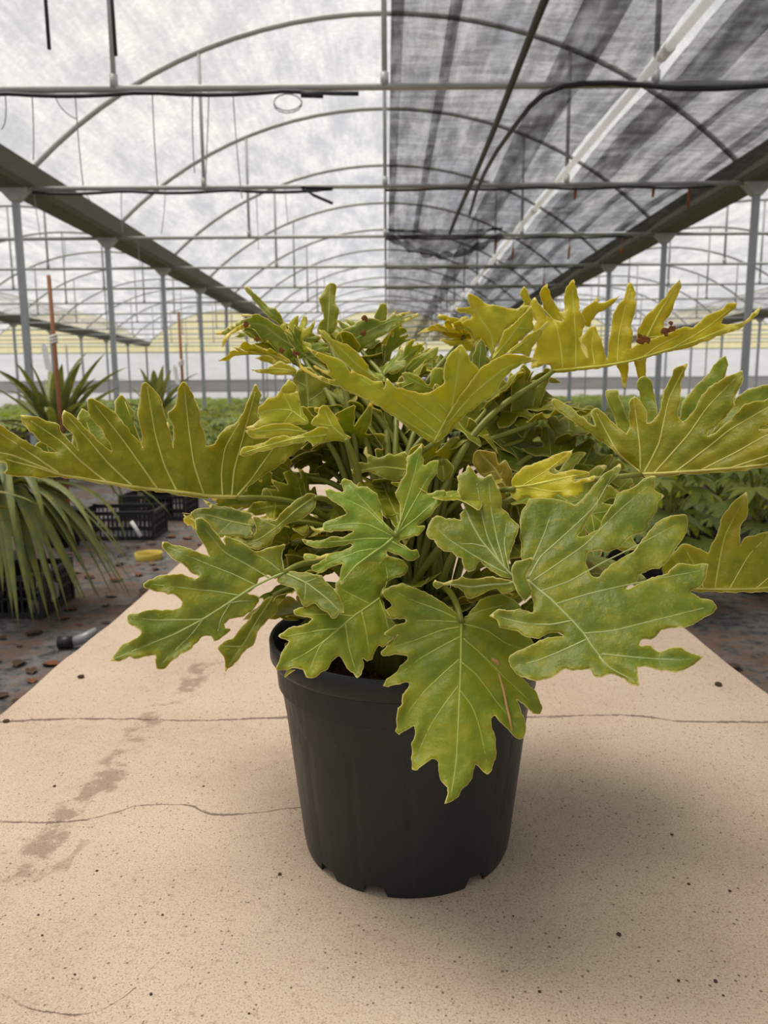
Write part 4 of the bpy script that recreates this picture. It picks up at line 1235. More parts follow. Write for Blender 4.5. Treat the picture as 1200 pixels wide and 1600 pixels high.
# cables draped on the first and second tie bars
cz = ZT - 0.035
cable([(-HB + 0.22 + 0.194 * i, ROW0 - 0.03, cz - 0.025 * abs(math.sin(i * 0.55))) for i in range(21)] , 0.016, HOSE, 'black cable hung along the nearest tie bar on the clear film side')
e0 = on_y(470, 147, ROW0 - 0.03)
MB_ = MB().tube([e0, on_y(505, 148, ROW0 - 0.03)], 0.026, 6).build('cable_end_plug', HOSE, None, True)
tag(MB_, 'short black plug at the end of the cable on the nearest tie bar', 'plug')
cable([(-HB + 0.22 + 0.193 * i, ROW0 + DROW - 0.03, cz - 0.03 * abs(math.sin(i * 0.5 + 0.4))) for i in range(19)] + [on_y(470, 293, ROW0 + DROW - 0.03), on_y(490, 305, ROW0 + DROW - 0.05), on_y(520, 318, ROW0 + DROW - 0.06)], 0.018, HOSE, 'black cable on the second tie bar drooping free at its end')
pts = [on_y(x, y, ROW0 - 0.04) for x, y in ((1290, 131), (1200, 134), (1120, 139), (1060, 139), (1010, 134), (960, 130), (910, 131), (880, 135), (850, 147))]
for q in pts:
    q.y = ROW0 - 0.044
    q.z = min(q.z, ZT - 0.004)
far = [on_z(x, y, ZT - 0.12) for x, y in ((828, 166), (802, 200), (777, 235), (757, 270), (744, 300), (734, 335))]
cable(pts + far, 0.02, HOSE, 'black hose arching off the nearest tie bar under the shade net', 'hose', name='hose')
for i in (1, 2, 3, 4):
    cable([(-0.0 + 0.2 * q, ROW0 + DROW * i - 0.03, cz - 0.02 * abs(math.sin(q * 0.6 + i))) for q in range(20)], 0.014, HOSE, 'thin black cable tied along a tie bar under the shade net', 'cable', 'cables tied under the shade net')

# thin wires dangling on the clear side
wl = [((8, 148), (14, 195), (2, 202), ROW0), ((50, 148), (54, 200), (52, 250), ROW0), ((118, 150), (121, 220), (130, 290), ROW0), ((84, 148), (90, 175), (120, 186), ROW0),
      ((238, 145), (240, 215), (246, 290), ROW0), ((302, 147), (298, 190), (304, 270), ROW0), ((364, 150), (368, 225), (378, 310), ROW0), ((327, 150), (324, 230), (320, 300), ROW0),
      ((130, 292), (134, 305), (146, 320), ROW0 + DROW), ((52, 296), (58, 340), (64, 375), ROW0 + DROW), ((258, 292), (258, 330), (252, 366), ROW0 + DROW), ((190, 294), (188, 330), (192, 365), ROW0 + DROW),
      ((400, 292), (402, 340), (404, 390), ROW0 + DROW), ((445, 293), (447, 320), (450, 350), ROW0 + DROW), ((100, 372), (104, 395), (100, 410), ROW0 + 2 * DROW), ((215, 372), (216, 395), (219, 420), ROW0 + 2 * DROW)]
for a, b, c, Y in wl:
    A, B, C_ = on_y(*a, Y + 0.029), on_y(*b, Y + 0.035), on_y(*c, Y + 0.029)
    A.z = ZT + 0.004
    w = MB().tube(bezier(A, A * 0.4 + B * 0.6, B * 0.6 + C_ * 0.4, C_, 14), 0.0045, 5).build('hanging_wire', WIRE, None, True)
    tag(w, 'thin grey wire dangling from a tie bar below the clear roof film', 'wire', 'wires dangling below the clear film')
# coil of wire at the cable end
coil = MB().tube([on_y(450 + 22 * math.cos(t * 0.5), 158 + 14 * math.sin(t * 0.5) + t * 0.3, ROW0 - 0.04) for t in range(0, 20)], 0.005, 5).build('wire_coil', WIRE, None, True)
tag(coil, 'loose loop of thin wire hanging beside the black cable plug', 'wire')
for (x0, y0_, x1, y1_) in ((67, -30, 77, 77), (167, -30, 181, 87)):
    a, b = on_y(x0, y0_, 5.0), on_y(x1, y1_, 5.0)
    a.z = arch_z(a.x)
    a.y = 5.0
    mid = a.lerp(b, 0.55)
    d = empty('hanging_dripper', a)
    tag(d, 'thin black drip tube hanging free from the clear roof film', 'tube', 'drip tubes hanging from the clear film')
    MB().tube([a - a, mid - a], 0.006, 5).build('cord', HOSE, d, True)
    MB().tube([mid - a, b - a], 0.012, 6).build('tube_end', HOSE, d, True)
hk = [(900, 287, 311), (1022, 284, 308), (1077, 291, 325), (776, 370, 391), (802, 386, 404), (890, 384, 405), (972, 386, 396), (850, 437, 455)]
for x, ya, yb in hk:
    Y = ROW0 + DROW + 0.028
    for r in (2, 3, 4):
        if on_y(x, ya, ROW0 + r * DROW + 0.028).z <= ZT + 0.02:
            Y = ROW0 + r * DROW + 0.028
    T_ = on_y(x, ya, Y)
    A = Vector((T_.x, Y, ZT + 0.004))
    B = on_y(x - 2, yb, Y)
    T_.z = min(T_.z, ZT - 0.004)
    o = MB().tube([A, T_, T_ + Vector((0, 0, -0.006)), T_.lerp(B, 0.5), B], [0.006, 0.006, 0.014, 0.018, 0.014], 6).build('rusty_hanger', RUST, None, True)
    tag(o, 'short rusty strap hanging from a tie bar under the shade net', 'hanger', 'rusty straps under the shade net')

# ------------------------------------------------------------------ background plants
def palm_leaf_mesh(seed, lobes=8):
    """fatsia blade: palmate, lobes pointed, drooping"""
    r_ = random.Random(seed)
    V = [(0, 0, 0)]
    F = []
    span = math.radians(285)
    for i in range(lobes):
        a = -span / 2 + span * (i + 0.5) / lobes
        L = (1.0 - 0.35 * (abs(a) / (span / 2)) ** 1.5) * r_.uniform(0.9, 1.08)
        da = span / lobes / 2
        def P(r, an, z):
            return (r * math.sin(an), r * math.cos(an), z)
        n = len(V)
        V += [P(0.36, a - da, -0.01), P(0.66 * L, a - da * 0.72, -0.07), P(L, a, -0.24 - r_.uniform(0, 0.1)), P(0.66 * L, a + da * 0.72, -0.07), P(0.36, a + da, -0.01), P(0.6 * L, a, -0.03), P(0.33, a, 0.02)]
        F += [(0, n, n + 6), (0, n + 6, n + 4), (n, n + 1, n + 5, n + 6), (n + 6, n + 5, n + 3, n + 4), (n + 1, n + 2, n + 5), (n + 5, n + 2, n + 3)]
    mb = MB()
    mb.v, mb.f = V, F
    return mb
blade = [palm_leaf_mesh(s, 7 + s % 3) for s in range(4)]
blade_me = [b.mesh('leaf', LEAF, True) for b in blade]
pot_small = MB()
for (r, z) in ((0.10, 0), (0.125, 0.20), (0.135, 0.20), (0.135, 0.225), (0.12, 0.225), (0.115, 0.19)):
    for q in range(16):
        pot_small.v.append((r * math.cos(q * math.pi / 8), r * math.sin(q * math.pi / 8), z))
for i in range(5):
    for q in range(16):
        q2 = (q + 1) % 16
        pot_small.f.append((i * 16 + q, i * 16 + q2, (i + 1) * 16 + q2, (i + 1) * 16 + q))
pot_small.f.append(tuple(80 + q for q in range(16)))
pot_small_me = pot_small.mesh('pot', BLACKP)
FC = [(0.14, 0.22, 0.04), (0.20, 0.28, 0.05), (0.10, 0.16, 0.045), (0.25, 0.32, 0.06)]
def fatsia_spec(seed, n=15, H=0.72):
    r_ = random.Random(seed)
    out = []
    for i in range(n):
        a = i * 2.4 + r_.uniform(-0.3, 0.3)
        t = i / (n - 1)
        rr = 0.22 - 0.15 * t + r_.uniform(-0.03, 0.03)
        z = 0.34 + (H - 0.38) * t ** 0.8 + r_.uniform(-0.03, 0.03)
        out.append((rr * math.cos(a), rr * math.sin(a), z, a, r_.uniform(0.05, 0.4), r_.uniform(0.14, 0.20)))
    return out
def leaf_matrix(x, y, z, a, tilt, s):
    return Matrix.Translation((x, y, z)) @ Matrix.Rotation(a - math.pi / 2, 4, 'Z') @ Matrix.Rotation(-tilt, 4, 'X') @ Matrix.Diagonal((s, s, s, 1))
def stems_mesh(spec):
    mb = MB().tube([(0, 0, 0.18), (0.01, 0, 0.40), (0, 0.01, 0.6)], [0.014, 0.012, 0.008], 6)
    for (x, y, z, a, t, s) in spec:
        mb.tube([(0, 0, 0.22 + 0.45 * (z - 0.25)), (x * 0.6, y * 0.6, z - 0.03), (x, y, z)], 0.005, 4, cap=False)
    return mb.mesh('stems', STALK, True)
specs = [fatsia_spec(40 + i) for i in range(3)]
stem_mes = [stems_mesh(s) for s in specs]
def merged_fatsia(seed, spec, n=10 ** 9):
    mb = MB()
    for i, (x, y, z, a, t, s) in enumerate(spec[-n:]):
        M = leaf_matrix(x, y, z, a, t, s)
        b = blade[i % 4]
        mb.add([M @ Vector(v) for v in b.v], b.f)
    return mb
far_me, whole = [], []
for i in range(3):
    mb = merged_fatsia(i, specs[i])
    nl = len(mb.f)
    sm_ = stem_mes[i]
    mb.add([v.co for v in sm_.vertices], [tuple(p.vertices) for p in sm_.polygons])
    ns_ = len(mb.f)
    mb.add(pot_small.v, pot_small.f)
    me = mb.mesh('fatsia_plant', LEAF, True)
    me.materials.append(STALK)
    me.materials.append(BLACKP)
    me.polygons.foreach_set('material_index', [0] * nl + [1] * (ns_ - nl) + [2] * (len(mb.f) - ns_))
    far_me.append(me)
    whole.append((np.array(mb.v), mb.f))
placed = [(x, ROW0 + DROW * r, bvh_of(*(lambda m_: (m_.v, m_.f))(MB().box(x - 0.04, x + 0.04, ROW0 + DROW * r - 0.04, ROW0 + DROW * r + 0.04, 0, 2))), 0.1) for x in (-HB, HB) for r in range(12)]
def settle(x, y, k):
    near = [b for (px, py, b, pr) in placed if abs(px - x) < 0.95 and abs(py - y) < 0.95]
    V, F = whole[k]
    for sc in (1.06, 1.0, 0.94, 0.88, 0.82, 0.76, 0.70, 0.64, 0.58):
        for q in range(7):
            rz = fr.uniform(0, 6.28)
            jx, jy = fr.uniform(-0.07, 0.07), fr.uniform(-0.07, 0.07)
            c, s_ = math.cos(rz) * sc, math.sin(rz) * sc
            W = np.column_stack((V[:, 0] * c - V[:, 1] * s_ + x + jx, V[:, 0] * s_ + V[:, 1] * c + y + jy, V[:, 2] * sc))
            b = BVHTree.FromPolygons(W.tolist(), F)
            if not any(b.overlap(o) for o in near):
                placed.append((x + jx, y + jy, b, 0.5))
                return x + jx, y + jy, rz, sc
    placed.append((x, y, b, 0.5))
    return x + jx, y + jy, rz, sc
def fatsia_near(x, y, k, rz, sc, label, group):
    p = empty('fatsia_plant', (x, y, 0))
    p.rotation_euler = (0, 0, rz)
    p.scale = (sc, sc, sc)
    tag(p, label, 'potted plant', group)
    inst('pot', pot_small_me, p)
    inst('stems', stem_mes[k], p)
    for i, (lx, ly, lz, a, t, s) in enumerate(specs[k]):
        o = bpy.data.objects.new('leaf', blade_me[i % 4])
        link(o, p)
        o.matrix_local = leaf_matrix(lx, ly, lz, a, t, s)
        o.color = (*FC[(i + k) % 4], 1)
    return p
fr = random.Random(21)
cols_r = [1.42, 2.02, 2.64, 3.26, 3.86]
near_n = 0
LAB_R = 'potted fatsia with glossy palmate leaves in the bed below the shade net'
LAB_RF = 'small distant green plant in the bed below the shade net'
LAB_LF = 'small distant green plant in the bed below the clear film'
for r in range(28):
    for c, X in enumerate(cols_r):
        k = fr.randrange(3)
        x, y, rz, sc = settle(X, 3.80 + r * 0.68 + (c % 2) * 0.30, k)
        if r < 4:
            fatsia_near(x, y, k, rz, sc, LAB_R, 'fatsia plants below the shade net')
        else:
            o = inst('fatsia_plant', far_me[k], None, (x, y, 0), (0, 0, rz), sc)
            o.color = (*FC[fr.randrange(4)], 1)
            tag(o, LAB_RF, 'plant', 'distant plants below the shade net')
for r in range(20):
    for c, X in enumerate((-1.50, -2.10, -2.70, -3.30, -3.88)):
        k = fr.randrange(3)
        x, y, rz, sc = settle(X, 9.2 + r * 0.68 + (c % 2) * 0.30, k)
        o = inst('fatsia_plant', far_me[k], None, (x, y, 0), (0, 0, rz), sc)
        o.color = (*FC[fr.randrange(4)], 1)
        tag(o, LAB_LF, 'plant', 'distant plants below the clear film')
lowspec = [specs[i][-9:] for i in range(3)]
lowmb = [merged_fatsia(i, lowspec[i]) for i in range(3)]
def far_carpet(name, xa, xb, ya, yb, dx, dy, label):
    mb = MB()
    mi = []
    y = ya
    while y < yb:
        x = xa
        while x < xb:
            b = lowmb[fr.randrange(3)]
            M = Matrix.Translation((x + fr.uniform(-0.15, 0.15), y + fr.uniform(-0.15, 0.15), fr.uniform(-0.05, 0.06))) @ Matrix.Rotation(fr.uniform(0, 6.28), 4, 'Z') @ Matrix.Diagonal((1.25, 1.25, 1.0, 1))
            mb.add([M @ Vector(v) for v in b.v], b.f)
            p0 = M.translation
            mi += [0] * (len(mb.f) - len(mi))
            mb.tube([(p0.x, p0.y, 0.2), (p0.x, p0.y, 0.55)], 0.012, 4, cap=False)
            mi += [1] * (len(mb.f) - len(mi))
            mb.tube([(p0.x, p0.y, 0.0), (p0.x, p0.y, 0.22)], [0.10, 0.13], 8)
            mi += [2] * (len(mb.f) - len(mi))
            x += dx
        y += dy
    o = mb.build(name, LEAF, None, True)
    o.data.materials.append(STALK)
    o.data.materials.append(BLACKP)
    o.data.polygons.foreach_set('material_index', mi)
    o.color = (0.17, 0.26, 0.05, 1)
    o['kind'] = 'stuff'
    o['label'] = label
    o['category'] = 'plants'
far_carpet('crop_bed', 1.45, 3.62, 23.95, 40.5, 0.62, 0.7, 'green blur of crop plants filling the far end below the shade net')
far_carpet('crop_bed', -3.62, -1.40, 23.95, 40.5, 0.62, 0.7, 'green blur of crop plants filling the far end below the clear film')
far_carpet('crop_bed', 5.0, 12.4, 8.0, 40.0, 0.8, 1.0, 'green crop bed in the neighbouring bay beyond the shade net')
far_carpet('crop_bed', -12.15, -5.0, 8.0, 40.0, 0.8, 1.0, 'green crop bed in the neighbouring bay beyond the strap leaved plants')

# ------------------------------------------------------------------ strap leaved plants in crates
# crates: lattice sides
def crate(cx, cy, rz, label):
    p = empty('plastic_crate', (cx, cy, 0))
    p.rotation_euler = (0, 0, rz)
    tag(p, label, 'crate')
    W, D, H = 0.56, 0.38, 0.22
    MB().box(-W / 2, W / 2, -D / 2, D / 2, 0.0, 0.012).build('base', BLACKP, p)
    def lattice(L):
        mb = MB()
        mb.box(-L / 2, L / 2, -0.006, 0.006, H - 0.03, H)
        mb.box(-L / 2, L / 2, -0.006, 0.006, 0.0, 0.03)
        mb.box(-L / 2, L / 2, -0.005, 0.005, H * 0.42, H * 0.42 + 0.012)
        mb.box(-L / 2, L / 2, -0.005, 0.005, H * 0.66, H * 0.66 + 0.012)
        k = int(L / 0.032)
        for i in range(k + 1):
            x = -L / 2 + L * i / k
            mb.box(x - 0.0045, x + 0.0045, -0.005, 0.005, 0.03, H - 0.03)
        mb.box(-L / 2, L / 2, -0.018, 0.006, H - 0.006, H)
        return mb
    ml, ms_ = lattice(W).mesh('side', BLACKP), lattice(D).mesh('side', BLACKP)
    inst('side', ml, p, (0, -D / 2, 0))
    inst('side', ml, p, (0, D / 2, 0), (0, 0, math.pi))
    inst('side', ms_, p, (-W / 2, 0, 0), (0, 0, -math.pi / 2))
    inst('side', ms_, p, (W / 2, 0, 0), (0, 0, math.pi / 2))
    for sx in (-1, 1):
        for sy in (-1, 1):
            MB().box(sx * W / 2 - 0.012, sx * W / 2 + 0.012, sy * D / 2 - 0.012, sy * D / 2 + 0.012, 0, H + 0.008).build('corner_post', BLACKP, p)
    return p
cr = crate(-2.00, 3.88, 0.02, 'black plastic crate with a grey label beside the nearest bench corner')
MB().add([(0.287, -0.10, 0.06), (0.287, 0.0, 0.06), (0.287, 0.0, 0.13), (0.287, -0.05, 0.15), (0.287, -0.10, 0.12)], [(0, 1, 2, 3, 4)]).build('crate_label', simple('grey_label', (0.32, 0.33, 0.33), 0.5), cr)
CR2 = crate(-2.05, 5.88, 0.03, 'black lattice crate with a white marker stuck to its corner')
CR3 = crate(-2.02, 6.75, -0.05, 'farthest black lattice crate along the bench side')
CR4 = crate(-3.0, 4.70, 0.1, 'black lattice crate half hidden behind drooping strap leaves')

# stakes with tags
def stake(px0, py0, py1, Y, tag_px, label):
    top = on_y(px0, py0, Y)
    p = empty('plant_stake', (top.x, Y, 0))
    tag(p, label, 'stake')
    MB().tube([(0.02, 0, 0.0), (0.01, 0, top.z * 0.5), (0, 0, top.z)], [0.016, 0.015, 0.014], 7).build('rod', STAKE, p, True)
    tp = on_y(tag_px[0], tag_px[1], Y)
    z = tp.z
    tie = MB()
    for k in range(3):
        tie.tube([(0.025 * math.cos(q * 0.785), 0.025 * math.sin(q * 0.785), z + 0.02 * k + 0.03 + 0.01 * math.sin(q)) for q in range(9)], 0.007, 5)
    tie.build('tie', TAGM, p, True)
    MB().add([(-0.055, -0.03, z - 0.15), (-0.01, -0.032, z - 0.17), (-0.035, -0.026, z + 0.0), (-0.075, -0.024, z + 0.0), (-0.06, -0.022, z + 0.03),
              (-0.055, -0.027, z - 0.15), (-0.01, -0.029, z - 0.17), (-0.035, -0.023, z + 0.0), (-0.075, -0.021, z + 0.0), (-0.06, -0.019, z + 0.03)],
             [(0, 1, 2, 4, 3), (8, 9, 7, 6, 5), (0, 5, 6, 1), (1, 6, 7, 2), (2, 7, 9, 4), (4, 9, 8, 3), (3, 8, 5, 0)]).build('tag', TAGM, p)
    return p
ST1 = stake(76, 430, 640, 5.30, (74, 542), 'tall brown stake with white tag among the strap leaved plants')
ST2 = stake(279, 487, 640, 7.7, (280, 575), 'shorter brown stake with white tie in front of the green bed')

post_box = MB()
for r in range(0, 4):
    post_box.box(-HB - 0.05, -HB + 0.05, ROW0 + DROW * r - 0.05, ROW0 + DROW * r + 0.05, 0, ZT)
BLOCK = [bvh_tree(o) for o in (cr, CR2, CR3, CR4, ST1, ST2, bench)] + [bvh_of(post_box.v, post_box.f)]
def clear(mb, org):
    b = bvh_of([Vector(v) + org for v in mb.v], mb.f)
    return not any(b.overlap(o) for o in BLOCK)
def strap(pl, width, mbname='leaf'):
    """folded strap blade along polyline; widest at 35 percent"""
    n = len(pl)
    mb = MB()
    for i, p in enumerate(pl):
        t = (pl[min(i + 1, n - 1)] - pl[max(i - 1, 0)]).normalized()
        s = t.cross(Vector((0, 0, 1)))
        s = s.normalized() if s.length > 1e-4 else Vector((1, 0, 0))
        u = s.cross(t).normalized()
        f = i / (n - 1)
        w = width * (min(1, 0.45 + 1.8 * f) * (1 - f ** 3.2) + 0.02)
        mb.v += [p - s * w + u * w * 0.35, p, p + s * w + u * w * 0.35]
    mb.v = [tuple(v) for v in mb.v]
    for i in range(n - 1):
        a = i * 3
        mb.f += [(a, a + 1, a + 4, a + 3), (a + 1, a + 2, a + 5, a + 4)]
    return mb
def strap_path(base, az, elev, length, droop):
    d = Vector((math.cos(az), math.sin(az), 0))
    pl = []
    n = 14
    x, z, an = 0.0, 0.0, elev
    for i in range(n + 1):
        pl.append(Vector(base) + d * x + Vector((0, 0, z)))
        x += math.cos(an) * length / n
        z += math.sin(an) * length / n
        an -= droop / n * (0.6 + 0.9 * i / n)
    for p in pl:
        if p.x > BXL - 0.05 and p.z < BENCH_Z + 0.05:
            p.z = max(p.z, BENCH_Z + 0.03)
        p.z = max(p.z, 0.04)
    return pl
def strap_leaf(plant, base, az, elev, length, droop, width, color, rnd):
    for q in range(60):
        mb = strap([p - plant.location for p in strap_path(base, az, elev, length, droop)], width)
        if clear(mb, plant.location):
            break
        az += rnd.uniform(-0.5, 0.5)
        elev = min(1.5, elev + 0.03)
        droop *= 0.97
        length *= 0.985
    o = mb.build('leaf', LEAF, plant, True)
    o.color = (*color, 1)
    m_ = o.modifiers.new('thickness', 'SOLIDIFY')
    m_.thickness = 0.0012
    return o
SG = [(0.27, 0.32, 0.12), (0.21, 0.26, 0.09), (0.33, 0.38, 0.16), (0.16, 0.21, 0.07)]
def strap_plant(loc, crown_z, n, label, seed, upright=0.5, length=0.95, el_rng=(20, 80), width=0.028):
    r_ = random.Random(seed)
    p = empty('strap_leaved_plant', (loc[0], loc[1], 0))
    tag(p, label, 'potted plant')
    mb = MB().tube([(0, 0, 0.02), (0.01, 0, crown_z * 0.6), (0, 0, crown_z)], [0.04, 0.033, 0.028], 8)
    mb.build('stem', simple_stem, p, True)
    pz = 0.0123
    pp = MB()
    for (r, z) in ((0.11, pz), (0.135, pz + 0.24), (0.145, pz + 0.24), (0.145, pz + 0.265), (0.13, pz + 0.265), (0.125, pz + 0.22)):
        for q in range(16):
            pp.v.append((r * math.cos(q * math.pi / 8), r * math.sin(q * math.pi / 8), z))
    for i in range(5):
        for q in range(16):
            q2 = (q + 1) % 16
            pp.f.append((i * 16 + q, i * 16 + q2, (i + 1) * 16 + q2, (i + 1) * 16 + q))
    pp.f.append(tuple(80 + q for q in range(16)))
    pp.f.append(tuple(range(16))[::-1])
    pp.build('pot', BLACKP, p, True)
    for i in range(n):
        az = i * 2.399 + r_.uniform(-0.3, 0.3)
        el = math.radians(r_.uniform(*el_rng) * (0.6 + 0.8 * upright))
        L = length * r_.uniform(0.75, 1.1)
        strap_leaf(p, (loc[0], loc[1], crown_z - 0.03 + 0.06 * i / n), az, min(el, 1.5), L, r_.uniform(1.2, 2.7) * (1.25 - upright), width * r_.uniform(0.8, 1.15), SG[i % 4], r_)
    return p
simple_stem = simple('brown_stem', (0.10, 0.075, 0.05), 0.9, 0, 0.2, 0.3, 20)
P1L = strap_plant((-1.98, 3.88), 0.60, 44, 'drooping strap leaved plant in crate nearest the bench corner', 3, 0.30, 0.95, (5, 60), 0.026)
# the long blades that hang towards the bench
tr_ = random.Random(9)
tips = [(195, 925, 0.0), (130, 945, -0.15), (78, 985, -0.3), (110, 985, -0.2), (185, 925, 0.1), (60, 960, -0.3), (205, 880, 0.2), (175, 930, 0.05), (45, 940, -0.4), (20, 965, -0.45), (160, 900, 0.1), (190, 850, 0.3), (95, 960, -0.1), (150, 930, 0.0), (215, 900, 0.25), (30, 985, -0.5), (120, 905, 0.2), (170, 870, 0.3), (140, 860, 0.35), (5, 930, -0.4), (70, 930, 0.1), (100, 900, 0.25)]
tips += [(98, 1018, -0.35), (205, 935, 0.1), (210, 915, 0.2), (140, 965, -0.1), (160, 950, 0.0), (55, 1000, -0.4)]
for (x1, y1_, dd) in tips:
    b = Vector((-1.98, 3.88, 0.60))
    lift = tr_.uniform(0.02, 0.16)
    wd = tr_.uniform(0.022, 0.030)
    for q in range(40):
        tip = on_y(x1, y1_, 3.75 + dd - (0.05 * ((q + 1) // 2)) * (1 if q % 2 else -0.6))
        tip.z = max(tip.z, 0.06)
        top = b.lerp(tip, 0.38 + 0.008 * q); top.z = max(b.z, tip.z) + lift + 0.012 * q
        pl = bezier(b, b.lerp(top, 0.6) + Vector((0, 0, 0.12)), top + (tip - b) * 0.25, tip, 14)
        mb = strap([q_ - P1L.location for q_ in pl], wd)
        if clear(mb, P1L.location):
            break
    o = mb.build('leaf', LEAF, P1L, True)
    o.color = (*SG[0 if dd < 0 else 2], 1)
    m_ = o.modifiers.new('thickness', 'SOLIDIFY'); m_.thickness = 0.0012
BLOCK.append(bvh_tree(P1L))
P2L = strap_plant((-2.36, 5.50), 0.78, 20, 'upright strap leaved plant tied beside the tall brown stake', 5, 0.70, 0.72, (15, 80), 0.034)
P3L = strap_plant((-2.35, 7.9), 0.80, 12, 'strap leaved plant by the shorter stake in front of the green bed', 8, 0.75, 0.62)
for PL_, bx, by, bz, tl_ in ((P2L, -2.36, 5.50, 0.76, [(164, 552), (97, 568), (46, 566), (199, 574), (128, 565), (60, 612), (188, 604), (24, 566), (2, 585), (40, 618), (150, 590), (85, 580), (10, 610), (-20, 600), (175, 640), (30, 650)]),
                             (P3L, -2.35, 7.9, 0.78, [(218, 575), (240, 578), (268, 577), (311, 583), (255, 570), (200, 600), (290, 600), (228, 590)])):
    b = Vector((bx, by, bz))
    for (x1, y1_) in tl_:
        wd, hi_ = tr_.uniform(0.032, 0.046), tr_.uniform(0.03, 0.12)
        for q in range(40):
            tip = on_y(x1, y1_, by - tr_.uniform(-0.15, 0.25) * (1 + q * 0.05))
            mid_ = b.lerp(tip, 0.5) + Vector((0, 0, hi_))
            pl = bezier(b, b.lerp(mid_, 0.7) + Vector((0, 0, 0.04)), mid_ + (tip - b) * 0.2, tip, 12)
            mb = strap([q_ - PL_.location for q_ in pl], wd * (1 - 0.008 * q))
            if clear(mb, PL_.location):
                break
        o = mb.build('leaf', LEAF, PL_, True)
        o.color = (*SG[tr_.choice((0, 1, 2, 2))], 1)
        m_ = o.modifiers.new('thickness', 'SOLIDIFY'); m_.thickness = 0.0012
BLOCK += [bvh_tree(P2L), bvh_tree(P3L)]
P4L = strap_plant((-3.0, 4.7), 0.62, 30, 'strap leaved plant half hidden behind the crate with drooping blades', 12, 0.55, 0.85)
BLOCK.append(bvh_tree(P4L))
strap_plant((-1.93, 2.62), 0.46, 16, 'low strap leaved plant whose blades touch the near bench edge', 17, 0.3, 0.80)
strap_plant((-2.02, 6.75), 0.62, 22, 'short strap leaved plant standing in the farthest black crate', 19, 0.45, 0.62, width=0.022)

# small things on the ground beside the bench
wt0, wt1 = on_y(205, 815, 5.62), on_y(220, 838, 5.60)
MB_ = MB().tube([wt0, wt1], 0.016, 8).build('plant_marker', TAGM, None, True)
tag(MB_, 'small white stick marker leaning on the lattice crate corner', 'marker')
yp = on_z(232, 862, 0.05)
yb = MB()
for i in range(25):
    a = 2 * math.pi * i / 24
    for (r, z) in ((0.085, 0.0), (0.092, 0.045), (0.086, 0.045), (0.08, 0.005)):
        yb.v.append((yp.x + r * math.cos(a), yp.y + r * math.sin(a), z))
for i in range(24):
    for k in range(3):
        yb.f.append((i * 4 + k, (i + 1) * 4 + k, (i + 1) * 4 + k + 1, i * 4 + k + 1))
tag(yb.build('pot_saucer', YELB, None, True), 'yellow plastic ring lying on the ground before the crates', 'ring')
fp = on_z(112, 1004, 0.03)
ft = empty('pipe_fitting', (fp.x, fp.y, 0))
tag(ft, 'black pipe fitting with a clear end lying near the bench edge', 'fitting')
MB().tube([(-0.06, 0, 0.03), (0.0, 0.01, 0.03)], 0.028, 10).build('collar', BLACKP, ft, True)
MB().tube([(0.0, 0.01, 0.03), (0.05, 0.03, 0.04), (0.09, 0.06, 0.07)], [0.02, 0.026, 0.012], 10).build('nozzle', simple('grey_clear_plastic', (0.28, 0.29, 0.30), 0.3), ft, True)

def curled_leaf_mesh(seed):
    r_ = random.Random(seed)
    mb = MB()
    n = 6
    for i in range(n + 1):
        t = i / n
        w = 0.34 * math.sin(math.pi * min(1, t * 0.92 + 0.06)) ** 0.8
        for s in (-1, 0, 1):
            mb.v.append((s * w, t - 0.5, 0.06 + 0.12 * abs(s) + 0.10 * math.sin(t * 3 + r_.uniform(0, 1)) * r_.uniform(0.4, 1)))
    for i in range(n):
        a = i * 3
        mb.f += [(a, a + 1, a + 4, a + 3), (a + 1, a + 2, a + 5, a + 4)]
    z0 = min(v[2] for v in mb.v)
    mb.v = [(x, y, z - z0) for x, y, z in mb.v]
    return mb.mesh('dry_leaf', [DRYLEAF, DRY2, DRY3][seed % 3], True)
dl = [curled_leaf_mesh(i) for i in range(6)]
lr = random.Random(5)
spots = [on_z(72, 1022, 0.01), on_z(30, 1035, 0.01), on_z(165, 944, 0.01), on_z(100, 965, 0.01), on_z(250, 905, 0.01), on_z(215, 880, 0.01)]
taken = []
def free(x, y, r):
    for (cx_, cy_) in ((-2.00, 3.88), (-2.05, 5.88), (-2.02, 6.75), (-3.0, 4.70)):
        if abs(x - cx_) < 0.32 + r and abs(y - cy_) < 0.25 + r:
            return False
    for (cx_, cy_, cr__) in [(px, py, 0.16) for (px, py, b_, pr) in placed if pr == 0.5 and py < 9] + [(-2.36, 5.50, 0.17), (-2.35, 7.9, 0.17), (-1.93, 2.62, 0.17), (fp.x, fp.y, 0.11), (yp.x, yp.y, 0.12), (ST1.location.x, 5.30, 0.05), (ST2.location.x, 7.7, 0.05)]:
        if math.hypot(x - cx_, y - cy_) < cr__ + r:
            return False
    return all(math.hypot(x - tx, y - ty) > r + tr for tx, ty, tr in taken)
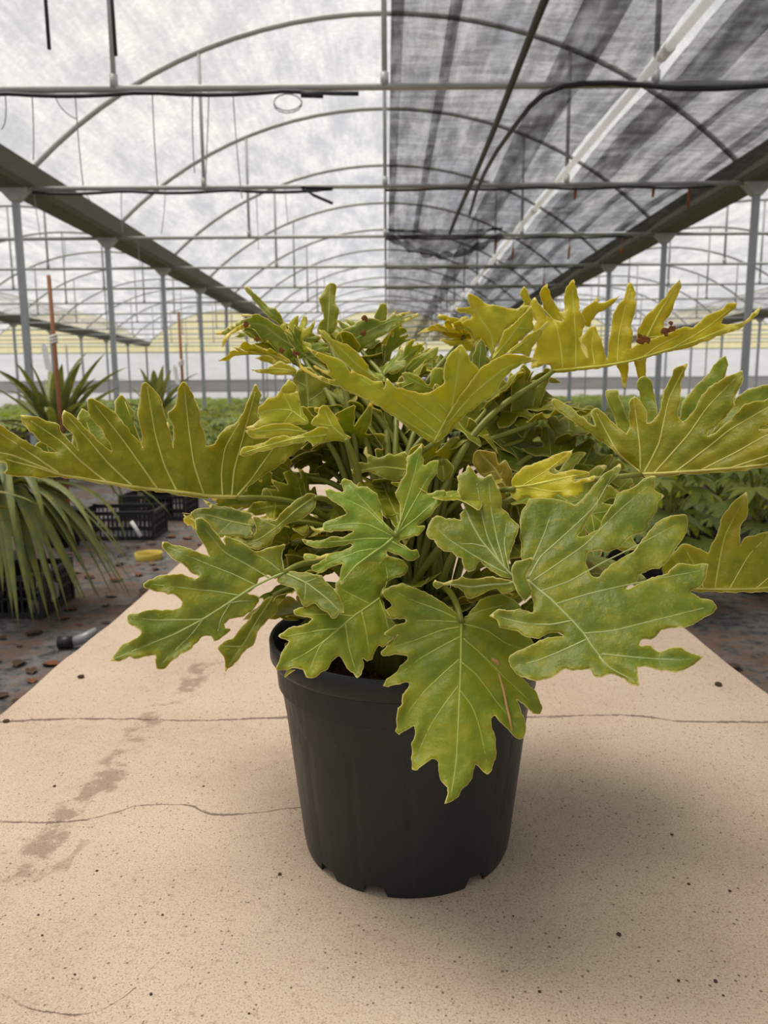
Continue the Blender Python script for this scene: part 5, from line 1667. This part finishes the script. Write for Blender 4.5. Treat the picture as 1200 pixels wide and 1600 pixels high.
def scatter(n, side, label, group, yr, sig, srange, first=()):
    for i in range(n):
        sc = lr.uniform(*srange)
        r = 0.62 * sc
        for q in range(80):
            if i < len(first) and q == 0:
                x, y = first[i].x, first[i].y
            else:
                y = lr.uniform(*yr)
                x = (BXL - 0.03 - r - abs(lr.gauss(0.0, sig))) if side < 0 else (BXR + 0.03 + r + abs(lr.gauss(0.0, sig)))
            if free(x, y, r):
                break
        taken.append((x, y, r))
        o = inst('dry_leaf', dl[(i * 7) % 6], None, (x, y, 0.0), (0, 0, lr.uniform(0, 6.28)), sc)
        tag(o, label, 'dry leaf', group)
scatter(196, -1, 'brown curled dry leaf on the dark ground beside the strap leaved plants', 'dry leaves littering the ground by the crates', (2.4, 8.2), 0.55, (0.035, 0.085), spots)
scatter(14, 1, 'brown curled dry leaf on the dark ground beside the fatsia bed', 'dry leaves littering the ground by the fatsia bed', (2.3, 4.2), 0.35, (0.05, 0.09))

# crumbs of dirt on the bench
def clod_mesh(seed):
    bm = bmesh.new()
    bmesh.ops.create_icosphere(bm, subdivisions=1, radius=1.0)
    for v in bm.verts:
        v.co *= 1 + 0.35 * noise.noise(v.co * 1.7 + Vector((seed, 0, 0)))
        v.co.z *= 0.45
    me = bpy.data.meshes.new('dirt_crumb')
    bm.to_mesh(me); bm.free()
    z0 = min(v.co.z for v in me.vertices)
    for v in me.vertices:
        v.co.z -= z0 + 0.05
    me.materials.append(CLODM)
    return me
cm = [clod_mesh(i * 3.3) for i in range(3)]
cr_px = [(127, 1059, 9), (10, 1128, 8), (1122, 1071, 10), (85, 1229, 4), (151, 1361, 3), (318, 1229, 3), (236, 1554, 4), (389, 1584, 3), (60, 1430, 3), (1050, 1305, 4), (967, 1461, 6), (1076, 1382, 4), (1140, 1393, 4), (843, 1550, 4), (1060, 1533, 4), (1118, 1534, 5), (802, 1432, 3), (1130, 1556, 3), (437, 1367, 5), (254, 1430, 3), (66, 1462, 3), (117, 1523, 3)]
for i, (x, y, s) in enumerate(cr_px):
    q = on_z(x, y, BENCH_Z)
    dd = (q - EYE).length
    r = 0.6 * s * dd / F_PX
    o = inst('dirt_crumb', cm[i % 3], None, (q.x, q.y, BENCH_Z), (0, 0, i * 1.3), r)
    tag(o, 'small dark crumb of dirt lying on the beige concrete bench', 'dirt', 'dirt crumbs on the bench')
for (x, y) in ((918, 1565), (1118, 1050)):
    pass
